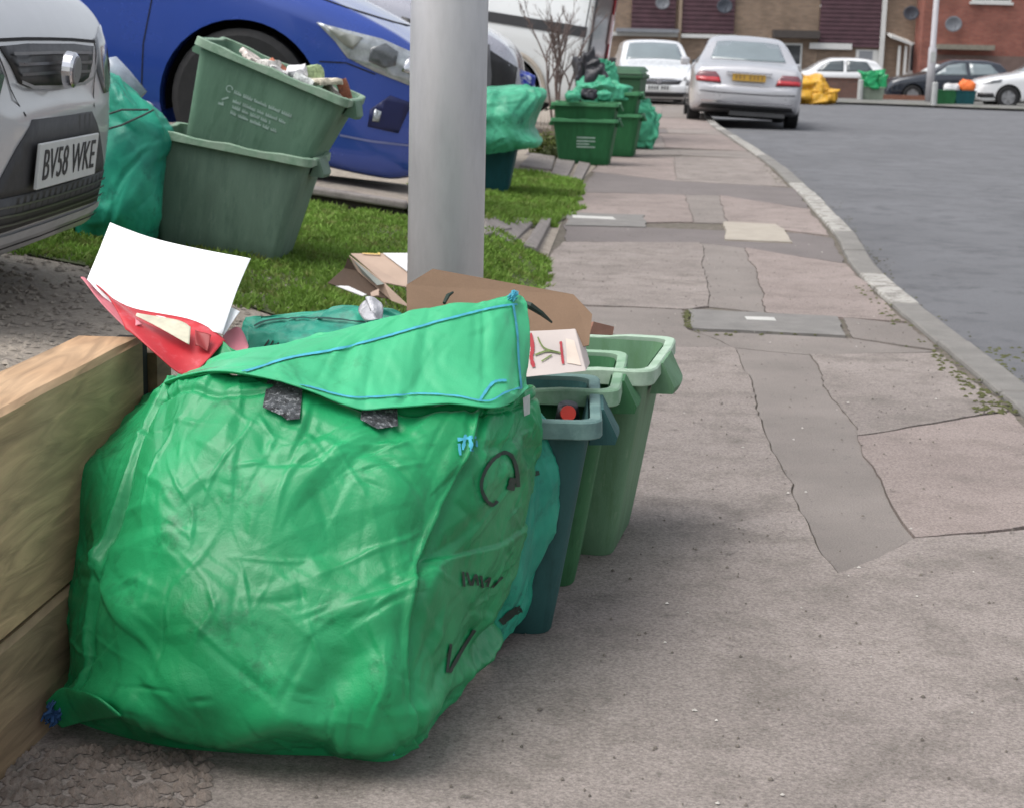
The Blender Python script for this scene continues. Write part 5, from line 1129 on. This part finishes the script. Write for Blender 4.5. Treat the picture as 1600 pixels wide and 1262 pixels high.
# --- white van with a black rubbing strip, tail towards the footway
M_van = mat('van_white', (.66, .68, .68), .35, .03, 2, coat=.6, col2=(.5, .49, .45), mask=(.62, .8))
van = dict(L=4.9, W=1.9, wheels=(-.85, -4.05 - .02), wr=.33, tumble=.12, shoulder=.2, ends=.01, crown=.02,
    top=[(0, .6), (.1, .85), (.6, 1.08), (1.0, 1.2), (1.6, 1.78), (2.0, 1.93), (3, 1.97), (4.8, 1.95), (4.88, 1.90), (4.9, 1.8)],
    bot=[(0, .32), (.1, .25), (.6, .22), (4.6, .24), (4.85, .30), (4.9, .34)],
    plan=[(0, .72), (.1, .84), (.3, .93), (.8, 1), (4.7, 1), (4.86, .985), (4.9, .96)],
    belt=[(0, .55), (.3, .85), (.8, .98), (1.4, 1.05), (2, 1.1), (4.9, 1.1)])
tail = gy(908, 60, 18.6); a = 180 - 9; fw = Vector((math.cos(R(a)), math.sin(R(a)), 0)); rt_ = Vector((-fw.y, fw.x, 0))
# van's left side (its +y) faces the camera when it points to -x
nose = tail + fw * 4.9 - rt_ * .95
c6 = Car('white_van', 'white panel van with a black rubbing strip, backed up to the footway', 'van', M_van, (nose.x, nose.y, .10 + .60), rz=a, ry=-7, **van)
c6.line('left', [(-1.5, 1.10), (-4.86, 1.06)], .11, M_black_pl, 'rubbing_strip', off=.012)
c6.line('left', [(-2.2, .4), (-2.2, 1.7)], .012); c6.line('left', [(-4.84, .4), (-4.84, 1.8)], .012)
V2, F2 = merge2([stroke2([(-4.07 + .43 * math.cos(t), .31 + .43 * math.sin(t)) for t in np.linspace(-.1, 3.2, 24)], .05)])
c6._p('left', V2, F2, mat('cream_arch_trim', (.38, .34, .29), .7), 'arch_flare', .02, None, .01)
MB().box(-4.935, -.9, .30, -4.905, .93, 1.86).build('rear_door', mat('shaded_rear_door', (.035, .035, .04), .35, coat=.5), c6.root, bevel=.01)  # near-black colour paints in the shade on the rear and its dark windows
MB().box(-4.96, -.90, .75, -4.937, -.72, 1.7).build('tail_light', M_redl, c6.root, bevel=.01)
MB().box(-4.96, -.70, .95, -4.937, -.60, 1.3).build('reversing_light', mat('pale_lens', (.6, .4, .38), .2), c6.root, bevel=.01)
# --- white estate, black car and white hatch across the road
p = gy(1278, 125, 58.5); gx = road_z(14, 58)
c7 = Car('white_estate', 'white estate car seen side-on behind the brick garden wall', 'car', M_whitep, (gy(1205, 120, 60).x, 60.5, -.60), rz=178, **HATCH)
for sd in ('left', 'right'):
    c7.patch(sd, [(-1.55, .98), (-1.95, 1.32), (-2.5, 1.37), (-2.5, .98)], M_glass, 'side_window', res=.15); c7.patch(sd, [(-2.6, .98), (-2.6, 1.37), (-3.3, 1.34), (-3.55, 1.02)], M_glass, 'side_window', res=.15)
p = gy(1386, 150, 55)
M_blk = mat('black_blue_paint', (.012, .017, .028), .18, .05, 2, coat=1)
c8 = Car('black_car', 'black car parked side-on behind the far lamp post', 'car', M_blk, (p.x - .05, 55.6, -.56), rz=180, **dict(HATCH, L=4.2, tumble=.3))
for sd in ('left', 'right'):
    c8.patch(sd, [(-1.5, .96), (-1.95, 1.28), (-2.35, 1.35), (-2.5, 1.35), (-2.55, .97)], M_glass_l, 'side_window', res=.15); c8.patch(sd, [(-2.65, .97), (-2.62, 1.35), (-3.3, 1.33), (-3.6, 1.02)], M_glass_l, 'side_window', res=.15)
c8.patch('top', [(-1.35, -.6), (-1.7, -.54), (-1.7, .54), (-1.35, .6)], mat('white_sunshade', (.6, .62, .62), .6), 'windscreen', res=.1)
p = gy(1530, 155, 47)
c9 = Car('white_car', 'white car at the right edge, its nose pointing left by the dark boxes', 'car', M_whitep, (p.x, 47.9, -.39), rz=180, **HATCH)
for sd in ('left',):
    c9.patch(sd, [(-.10, .66), (-.35, .76), (-.62, .80), (-.58, .72), (-.3, .68)], M_lens_d, 'headlight', off=.01, res=.05)
    c9.patch(sd, [(-.02, .30), (-.45, .30), (-.40, .42), (-.02, .42)], M_black_pl, 'bumper_grille', off=.01, res=.08); c9.patch(sd, [(-1.5, .96), (-1.9, 1.28), (-3.4, 1.34), (-3.7, 1.0)], M_glass, 'side_window', res=.15)
c9.patch('top', [(-1.3, -.66), (-1.95, -.54), (-1.95, .54), (-1.3, .66)], M_glass_l, 'windscreen', res=.1)
# ------------------------------------------------------------------ wheelie bin
wb = empty('wheelie_bin', (gy(978, 160, 17.4).x, 17.6, .0), (0, 0, R(-12)), 'dark green wheelie bin standing behind the box stacks', 'wheelie bin')
M_bin = mat('bin_green', (.022, .085, .035), .55, .15, 5)
def frus(nm, x0, y0, z0, x1, y1, z1, m, root, bev=.01):
    V = [(-x0, -y0, z0), (x0, -y0, z0), (x0, y0, z0), (-x0, y0, z0), (-x1, -y1, z1), (x1, -y1, z1), (x1, y1, z1), (-x1, y1, z1)]
    return mesh(nm, V, [(0, 3, 2, 1), (4, 5, 6, 7), (0, 1, 5, 4), (1, 2, 6, 5), (2, 3, 7, 6), (3, 0, 4, 7)], m, root, bevel=bev)
frus('bin_body', .15, .19, .06, .19, .24, .70, M_bin, wb); frus('rim', .215, .26, .70, .215, .26, .74, M_bin, wb); 
V = [(-.215, -.27, .745), (.215, -.27, .745), (.215, .25, .77), (-.215, .25, .77), (-.17, -.20, .79), (.17, -.20, .79), (.17, .2, .82), (-.17, .2, .82)]
mesh('lid', V, [(0, 3, 2, 1), (4, 5, 6, 7), (0, 1, 5, 4), (1, 2, 6, 5), (2, 3, 7, 6), (3, 0, 4, 7)], M_bin, wb, bevel=.012)
MB().tube([(-.18, .29, .74), (.18, .29, .74)], .014, 8).build('handle', M_bin, wb)
for sx in (-.17, .17): MB().tube([(sx - .02, .2, .09), (sx + .02, .2, .09)], .09, 16).build('wheel', M_tyre, wb)

# bare shrub with pale grasses at its foot
sh = empty('bare_shrub', (gy(872, 190, 16.6).x, 17.0, ter(gy(872, 190, 16.6).x, 17.0) - .02), label='bare twiggy shrub in front of the white van', cat='shrub')
g = random.Random(12); mb = MB()
def twig(p, d, ln, r, depth):
    pts = [p]; q = p.copy(); dd = d.copy()
    for _ in range(4):
        dd = (dd + Vector((g.gauss(0, .14), g.gauss(0, .14), g.gauss(0, .06)))).normalized(); q = q + dd * ln / 4; pts.append(q.copy())
    mb.tube(pts, [r, r * .9, r * .8, r * .65, r * .5], 5, cap=False)
    if depth:
        for _ in range(g.choice((3, 4))):
            k = g.choice((2, 3, 4)); twig(pts[k], (dd + Vector((g.gauss(0, .32), g.gauss(0, .32), g.gauss(.25, .2)))).normalized(), ln * g.uniform(.35, .6), r * .55, depth - 1)
for _ in range(5): twig(Vector((g.gauss(0, .03), g.gauss(0, .03), 0)), Vector((g.gauss(.02, .05), g.gauss(0, .05), 1)).normalized(), .85, .016, 4)
mb.build('branches', mat('bare_bark', (.13, .095, .085), .9, .2, 30), sh)
mb = MB()
for _ in range(420):
    x, y = g.gauss(.06, .13), g.gauss(0, .12); h = g.uniform(.12, .42); mb.add([(x - .004, y, -.05), (x + .004, y, -.05), (x + g.gauss(0, .03), y + g.gauss(0, .03), h)], [(0, 1, 2)])
o = mb.build('dry_stems', mat('dry_stems', (.30, .25, .20), .9, .3, 30), sh); o['kind'] = 'stuff'
def leafy(name, loc, sx, sy, sz, n, m, label, seed, leaf=.02):
    g = random.Random(seed); mb = MB()
    for _ in range(n):
        a = g.random() * 6.283; rr = g.random() ** .5; z = g.random() * sz * (1 - .5 * rr); p = Vector((math.cos(a) * rr * sx, math.sin(a) * rr * sy, z)); u = Vector((g.gauss(0, 1), g.gauss(0, 1), g.gauss(0, 1))).normalized(); v = u.orthogonal().normalized()
        s = leaf * g.uniform(.6, 1.4); mb.add([p - u * s, p + v * s * .4, p + u * s, p - v * s * .4], [(0, 1, 2, 3)])
    o = mb.build(name, m); o.location = loc; tag(o, label, 'plant'); return o
p = gy(855, 195, 15.2); leafy('low_plant', (p.x, 15.2, ter(p.x, 15.2)), .16, .14, .24, 1100, mat('yellow_green_leaves', (.10, .13, .02), .7, .4, 9, transl=.2), 'low yellow-green plant between the jade sack and the green boxes', 2)
p = gy(868, 205, 14.9); leafy('low_plant', (p.x - .02, 15.0, ter(p.x, 15) - .02), .12, .1, .14, 500, mat('olive_leaves', (.06, .08, .02), .7, .4, 9, transl=.2), 'dark olive clump at the left foot of the green boxes', 3)
pts = [Vector((gy(850 + random.gauss(0, 12), 225, 14.6).x, 14.6 + random.gauss(0, .15), 0)) for _ in range(60)]
o = clumps('rubble', [(q.x, q.y, ter(q.x, q.y)) for q in pts], M_slabg, (.015, .05), flat=.6); tag(o, 'small stones and rubble left of the green boxes', 'rubble')
hedge = leafy('dark_hedge', (-1.2, 22, .2), 2.2, .5, 1.0, 5000, mat('dark_leaves', (.03, .045, .02), .8, .4, 9, transl=.1), 'dark hedge behind the cars at the top left', 6, leaf=.04)

# ------------------------------------------------------------------ far side: garden wall, bins, sacks
def brick(name, c1_, c2_, mortar, sc=1.0):
    m = bpy.data.materials.new(name); m.use_nodes = True; n = m.node_tree.nodes; l = m.node_tree.links; b = n['Principled BSDF']
    tc = n.new('ShaderNodeTexCoord'); sx = n.new('ShaderNodeSeparateXYZ'); cx = n.new('ShaderNodeCombineXYZ'); ad = n.new('ShaderNodeMath'); l.new(tc.outputs['Object'], sx.inputs[0]); l.new(sx.outputs[0], ad.inputs[0]); l.new(sx.outputs[1], ad.inputs[1]); l.new(ad.outputs[0], cx.inputs[0]); l.new(sx.outputs[2], cx.inputs[1])
    t = n.new('ShaderNodeTexBrick'); l.new(cx.outputs[0], t.inputs[0]); t.inputs['Scale'].default_value = sc; t.inputs['Brick Width'].default_value = .225; t.inputs['Row Height'].default_value = .075; t.inputs['Mortar Size'].default_value = .008
    t.inputs['Color1'].default_value = (*c1_, 1); t.inputs['Color2'].default_value = (*c2_, 1); t.inputs['Mortar'].default_value = (*mortar, 1); t.inputs['Bias'].default_value = .1
    nz = n.new('ShaderNodeTexNoise'); nz.inputs['Scale'].default_value = 1.2; nz.inputs['Detail'].default_value = 7; l.new(tc.outputs['Object'], nz.inputs[0]); r_ = n.new('ShaderNodeMapRange'); r_.inputs[1].default_value = .3; r_.inputs[2].default_value = .7; r_.inputs[3].default_value = .72; r_.inputs[4].default_value = 1.2; l.new(nz.outputs[0], r_.inputs[0])
    g_ = n.new('ShaderNodeVectorMath'); g_.operation = 'SCALE'; l.new(t.outputs[0], g_.inputs[0]); l.new(r_.outputs[0], g_.inputs['Scale']); l.new(g_.outputs[0], b.inputs['Base Color']); b.inputs['Roughness'].default_value = .9
    bp = n.new('ShaderNodeBump'); bp.inputs['Distance'].default_value = .01; bp.inputs['Strength'].default_value = .5; bp.invert = True; l.new(t.outputs['Fac'], bp.inputs['Height']); l.new(bp.outputs[0], b.inputs['Normal']); return m
M_brn = brick('brown_brick', (.22, .15, .105), (.30, .21, .145), (.22, .19, .16)); M_red = brick('red_brick', (.24, .075, .055), (.30, .105, .075), (.2, .13, .11)); M_gbr = brick('garden_wall_brick', (.13, .07, .055), (.18, .09, .07), (.12, .1, .09))
M_maroon = mat('maroon_tile', (.075, .035, .045), .75, .25, 3, fine=.15, fscale=30); M_frame = mat('white_window_frame', (.62, .62, .60), .5, .05, 9); M_hglass = mat('house_glass', (.04, .045, .05), .1, .2, 2, spec=.8, coat=.5)
M_greyw = mat('grey_panel', (.22, .23, .25), .7, .1, 5); M_roof = mat('roof_tile', (.12, .075, .06), .85, .25, 4)
def X(px, d): return gy(px, 70, d).x
def Z(py, px, d): return gy(px, py, d).z
YW = 54.0
gw = empty('garden_wall', (X(1290, YW), YW, -.5), label='low dark brick garden wall across the end of the road', cat='wall')
def gbox(nm, x0, x1, y0, y1, z0, z1, m, root): return box(nm, x0 - root.location.x, y0 - root.location.y, z0 - root.location.z, x1 - root.location.x, y1 - root.location.y, z1 - root.location.z, m, root)
gbox('wall_face', X(1200, YW), X(1352, YW), YW, YW + .22, -.8, Z(123, 1290, YW), M_gbr, gw)
gbox('coping', X(1200, YW) - .02, X(1352, YW) + .02, YW - .03, YW + .25, Z(123, 1290, YW) + .002, Z(121, 1290, YW), M_gbr, gw)
gbox('low_wall', X(1352, YW) + .03, X(1462, YW), YW, YW + .22, -.8, Z(149, 1400, YW), mat('terracotta_edging', (.20, .09, .06), .9, .2, 9), gw)
# far footway in front of the wall
V = []
for x in np.linspace(8.2, 34, 40):
    yk = 47.5 - .16 * (x - 8.2) * (x > 12) - 1.5 * smooth((x - 9) / 4); V += [(x, yk, road_z(x, yk) + .06), (x, yk + .12, road_z(x, yk) + .10), (x, yk + 1.2, road_z(x, yk) + .11), (x, 62, -.52)]
o = mesh('far_footway', V, grid_faces(40, 4, flip=True), mat('far_footway_grey', (.17, .165, .155), .9, .12, 1.2, fine=.15, fscale=60, col2=(.11, .125, .09), mask=(.5, .68))); o['kind'] = 'structure'
V = [(x, y, -.56 - .0 * y) for y in (58, 100) for x in (-30, 60)]
o = mesh('far_ground', V, [(0, 1, 3, 2)], M_road); o['kind'] = 'structure'
M_yel = mat('yellow_sack', (.62, .33, .02), .5, .2, 9, bump=.5, bscale=12, col2=(.7, .5, .2), mask=(.55, .65))
blob('yellow_sack', 'yellow sack slumped on the road end beside the silver saloon', M_yel, (X(1262, 46), 46.4, road_z(8, 46)), .62, .4, .34, 51, amp=1.2)
blob('yellow_sack', 'smaller yellow sack, right of the bigger yellow one', M_yel, (X(1290, 46), 46.3, road_z(8, 46)), .42, .3, .22, 52, amp=1.2)
blob('recycling_sack', 'bright green sack on a grey box in front of the black car', M_sack, (X(1371, 50), 50.3, road_z(12, 50) + .42), .36, .28, .24, 53)
fb2 = empty('grey_box', (X(1370, 50), 50.3, road_z(12, 50) + .1), label='pale grey-green box under the bright green far sack', cat='box')
frus('box_body', .30, .2, 0, .34, .22, .36, mat('grey_green_box', (.20, .24, .19), .8, .2, 5), fb2); frus('rim', .36, .24, .36, .36, .24, .39, M_r4, fb2, bev=.005)
blob('grey_sack', 'grey-white bag on top of the bright green far sack', mat('greywhite', (.5, .52, .53), .5, .1, 9), (X(1367, 50.2), 50.5, road_z(12, 50) + .72), .26, .18, .08, 54, n=(20, 30))
for i, (px, m_, lab) in enumerate(((1487, M_b5, 'far dark green box right of the far lamp post'), (1517, M_b6, 'far dark teal box beside the white car nose'))):
    o = empty('recycling_box', (X(px, 46.5), 46.8, road_z(14, 46) + .1), label=lab, cat='box', group='far boxes by the white car'); frus('box_body', .24, .16, 0, .29, .2, .36, m_, o); frus('rim', .30, .21, .36, .30, .21, .39, m_, o, bev=.005)
blob('carrier_bag', 'white carrier bag on the far dark green box', mat('white_plastic', (.6, .6, .6), .5), (X(1497, 46.5), 46.8, road_z(14, 46) + .44), .24, .15, .10, 55, cat='bag', n=(20, 30))
blob('orange_bag', 'orange bag on the far dark teal box', mat('orange_plastic', (.75, .16, .03), .5), (X(1520, 46.5), 46.8, road_z(14, 46) + .42), .22, .18, .17, 56, cat='bag', n=(20, 30), amp=.5)
M_bol = mat('pale_post', (.40, .41, .40), .7, .1, 5)
for i, (px, d, h, lab) in enumerate(((1349, 50, .62, 'short pale bollard left of the bright green far sack'), (1466, 46.2, .62, 'short pale bollard at the foot of the far lamp post'))):
    o = MB().tube([(0, 0, 0), (0, 0, h - .02), (0, 0, h)], [.08, .08, .05], 12).build('bollard', M_bol); o.location = (X(px, d), d, road_z(12, d) + .08); tag(o, lab, 'bollard')
fl_ = empty('lamp_post', (X(1458, 50) + .0, 50.0, road_z(14, 50) + .05), label='pale far lamp post in front of the black car', cat='lamp post')
MB().tube([(0, 0, 0), (0, 0, 1.6), (0, 0, 1.65), (0, 0, 6.5)], [.12, .12, .085, .07], 16).build('column', mat('pale_column', (.42, .41, .43), .6, .1, 2), fl_, smooth=True)
MB().box(-.07, -.13, 1.2, .07, -.118, 1.5).build('door_panel', M_bol, fl_); MB().tube([(0, 0, 6.5), (-.8, 0, 6.8)], .035, 8).build('arm', M_bol, fl_)
MB().box(-1.4, -.12, 6.75, -.8, .12, 6.87).build('lantern', M_bol, fl_, bevel=.03)

# ------------------------------------------------------------------ terrace of houses
YH = 66.0; GZ = -.58
def house(label, x0, x1, m, seed, dy=0):
    h = empty('terraced_house', ((x0 + x1) / 2, YH + dy, GZ), label=label, cat='house'); return h
def hb(nm, h, x0, x1, z0, z1, m, y0=0, y1=.1, par=None):
    o = h.location; return box(nm, x0 - o.x, y0, z0 - o.z, x1 - o.x, y1, z1 - o.z, m, par or h)
def tiles(h, x0, x1, z0, z1):
    o = h.location; n = int((z1 - z0) / .16); V = []; 
    for i in range(n + 1):
        z = z1 - (z1 - z0) * i / n; V += [(x0 - o.x, -.10, z - o.z), (x1 - o.x, -.10, z - o.z)] + ([(x0 - o.x, -.125, z - o.z + .004), (x1 - o.x, -.125, z - o.z + .004)] if i else [])
    mb = MB(); zz = z1
    for i in range(n): mb.box(x0 - o.x, -.13 + .0, z1 - (z1 - z0) * (i + 1) / n - o.z, x1 - o.x, -.002, z1 - (z1 - z0) * i / n - o.z - .004)
    for i, f in enumerate(mb.V):
        k = i % 8
        if k in (4, 5): mb.V[i] = (f[0], f[1] + .03, f[2])
    t = mb.build('tile_hanging', M_maroon, h); t['label'] = 'maroon hung tiles'; return t
def window(h, x0, x1, z0, z1, nm='window', panes=2):
    w = hb(nm, h, x0, x1, z0, z1, M_frame, -.03, .0); wd = (x1 - x0 - .07 * (panes + 1)) / panes
    for i in range(panes): a = x0 + .07 + i * (wd + .07); o = hb('pane', h, a, a + wd, z0 + .07, z1 - .07, M_hglass, -.036, -.031, par=w)
    hb('sill', h, x0 - .08, x1 + .08, z0 - .10, z0 - .004, M_frame, -.10, 0, par=w); return w
def roof(h, x0, x1, ze):
    o = h.location; V = [(x0 - o.x, -.35, ze - o.z), (x1 - o.x, -.35, ze - o.z), (x1 - o.x, 4.2, ze - o.z + 2.1), (x0 - o.x, 4.2, ze - o.z + 2.1), (x0 - o.x, 8.6, ze - o.z), (x1 - o.x, 8.6, ze - o.z)]
    mesh('roof', V, [(0, 1, 2, 3), (3, 2, 5, 4), (0, 3, 4), (1, 5, 2)], M_roof, h, solid=.08)
xs = {k: X(k, YH) for k in (560, 800, 945, 985, 1058, 1063, 1145, 1278, 1340, 1378, 1385, 1465, 1620, 1800)}
zt0 = Z(74, 1330, YH); zs = Z(58, 1290, YH); ze = 4.6
# A
hA = house('grey-brown brick terraced house at the left of the far row, mostly behind the van', xs[560], xs[1058] , M_brn, 1)
hb('wall', hA, xs[560], xs[1058] - .01, GZ, ze, M_brn, 0, 8); tiles(hA, xs[985], xs[1058] - .12, Z(48, 1020, YH), Z(-42, 1020, YH))
hb('fascia_strip', hA, xs[945] - .5, xs[1058], Z(57, 1000, YH), Z(51, 1000, YH), M_frame, -.14, 0); hb('canopy', hA, xs[985] - .6, xs[1058], Z(51, 1000, YH) + .005, Z(45, 1000, YH), M_greyw, -.6, 0)
window(hA, xs[800], xs[945] - 1.2, .5, 1.6); window(hA, xs[985] + .2, xs[1058] - .3, Z(-42, 1020, YH) + .15, 3.9, panes=2); roof(hA, xs[560], xs[1058], ze)
# B
hB = house('brown brick terraced house with maroon tiles and a satellite dish, above the silver saloon', xs[1058], xs[1278], M_brn, 2)
hb('wall', hB, xs[1058], xs[1278] - .01, GZ, ze, M_brn, 0, 8); hb('corner_pier', hB, xs[1058], xs[1063], GZ, ze, mat('pale_pier', (.30, .23, .17), .9, .1, 5), -.16, 0)
tiles(hB, xs[1063] + .01, xs[1145], Z(52, 1100, YH), Z(-40, 1100, YH)); hb('fascia_strip', hB, xs[1063] + .01, xs[1145] + .1, Z(60, 1100, YH), Z(54, 1100, YH), M_frame, -.2, 0)
window(hB, xs[1063] + .3, xs[1145] - .3, Z(-40, 1100, YH) + .15, 3.9); window(hB, xs[1145] + .7, xs[1278] - .6, .2, 1.35, panes=3); hb('dark_lintel', hB, xs[1145] + 1.5, xs[1278] - .02, Z(60, 1250, YH), Z(48, 1250, YH), mat('dark_canopy', (.07, .06, .055), .9), -.5, 0)
roof(hB, xs[1058], xs[1278], ze)
# C
hC = house('terraced house with a wide maroon tile panel, white sills and a white front door', xs[1278], xs[1465], M_brn, 3)
hb('wall', hC, xs[1278], xs[1465] - .01, GZ, ze, M_brn, 0, 8); tiles(hC, xs[1278] + .01, xs[1378] - .12, zt0, Z(-6, 1330, YH))
hb('eaves_strip', hC, xs[1278] - .35, xs[1340] - .25, Z(75, 1300, YH) - .06, Z(68, 1300, YH), M_frame, -.2, -.135)
for a, b_ in ((1281, 1308), (1340, 1372)): window(hC, X(a, YH), X(b_, YH), Z(8, 1300, YH) + .0, 3.9, panes=1)
hb('door_surround', hC, X(1338, YH), X(1374, YH), GZ + .02, Z(78, 1350, YH), M_frame, -.05, 0); d_ = hb('front_door', hC, X(1343, YH), X(1364, YH), GZ + .05, Z(80, 1350, YH), M_greyw, -.07, -.052); hb('letter_box', hC, X(1349, YH), X(1358, YH), .1, .16, M_chrome, -.08, -.071, par=d_)
hb('downpipe', hC, X(1373, YH), X(1380, YH), GZ, ze, M_frame, -.24, -.14)
for a in (1398, 1408): hb('porch_post', hC, X(a, YH), X(a + 4, YH), GZ, Z(72, 1400, YH), M_frame, -.7, -.62)
o = hC.location; MB().add([(X(1384, YH) - o.x, -.9, Z(58, 1390, YH) - o.z), (X(1418, YH) - o.x, -.9, Z(70, 1410, YH) - o.z), (X(1418, YH) - o.x, 0, Z(64, 1410, YH) - o.z), (X(1384, YH) - o.x, 0, Z(52, 1390, YH) - o.z)], [(0, 1, 2, 3)]).build('porch_canopy', M_frame, hC, solid=.09)
window(hC, xs[1385] + .9, xs[1465] - .3, .35, 1.5); roof(hC, xs[1278], xs[1465], ze)
# D nearer red brick
hD = house('red brick terraced house at the right edge with a grey satellite dish', xs[1465], xs[1800], M_red, 4, dy=-1.2)
x0 = X(1440, YH - 1.2); hb('wall', hD, x0, xs[1800], GZ, ze, M_red, 0, 8); hb('plinth_band', hD, x0 + .4, xs[1800], Z(100, 1550, 64.8) - .6, Z(88, 1550, 64.8), mat('dull_brown_render', (.16, .11, .095), .9, .15, 4), -.05, 0)
hb('canopy', hD, x0 + .5, X(1535, YH), Z(78, 1500, 64.8), Z(70, 1500, 64.8), mat('greenish_canopy', (.22, .2, .16), .8), -.6, 0)
window(hD, X(1500, YH), X(1560, YH), 3.05, 4.0); window(hD, X(1640, YH), X(1720, YH), .4, 1.8, panes=3); roof(hD, x0, xs[1800], ze)
# satellite dishes
def dish(px, py, d, r_, m, root, lab=None):
    p = gy(px, py, d) - Vector(root.location); V = [(0, .0, 0)]; F = []
    for i in range(1, 5):
        for k in range(20): a = 2 * math.pi * k / 20; q = r_ * i / 4; V.append((q * math.cos(a), -.16 * (q / r_) ** 2 * r_ * 2, q * .9 * math.sin(a)))
    F = [(0, 1 + k, 1 + (k + 1) % 20) for k in range(20)] + [(1 + (i - 1) * 20 + k, 1 + i * 20 + k, 1 + i * 20 + (k + 1) % 20, 1 + (i - 1) * 20 + (k + 1) % 20) for i in range(1, 4) for k in range(20)]
    o = mesh('satellite_dish', [Vector(v) + p for v in V], F, m, root, smooth=True, solid=.01)
    MB().tube([p + Vector((0, 0, -.05)), p + Vector((0, -.3, -r_ * .8)), p + Vector((0, -.42, -.02))], .015, 6).tube([p + Vector((0, .05, 0)), p + Vector((0, .35, -.1))], .02, 6).build('dish_arm', m, o)
M_dish = mat('grey_dish', (.20, .21, .23), .6, .1, 5); M_dish_d = mat('dark_dish', (.07, .08, .10), .6)
dish(1035, 5, 65.5, .27, M_dish, hA); dish(1132, 10, 65.5, .30, M_dish_d, hB); dish(1423, 21, 65.6, .30, M_dish_d, hC); dish(1489, 38, 64.3, .32, M_dish, hD)
# trees and roofs beyond are not visible; a long hedge closes the left behind the houses' row
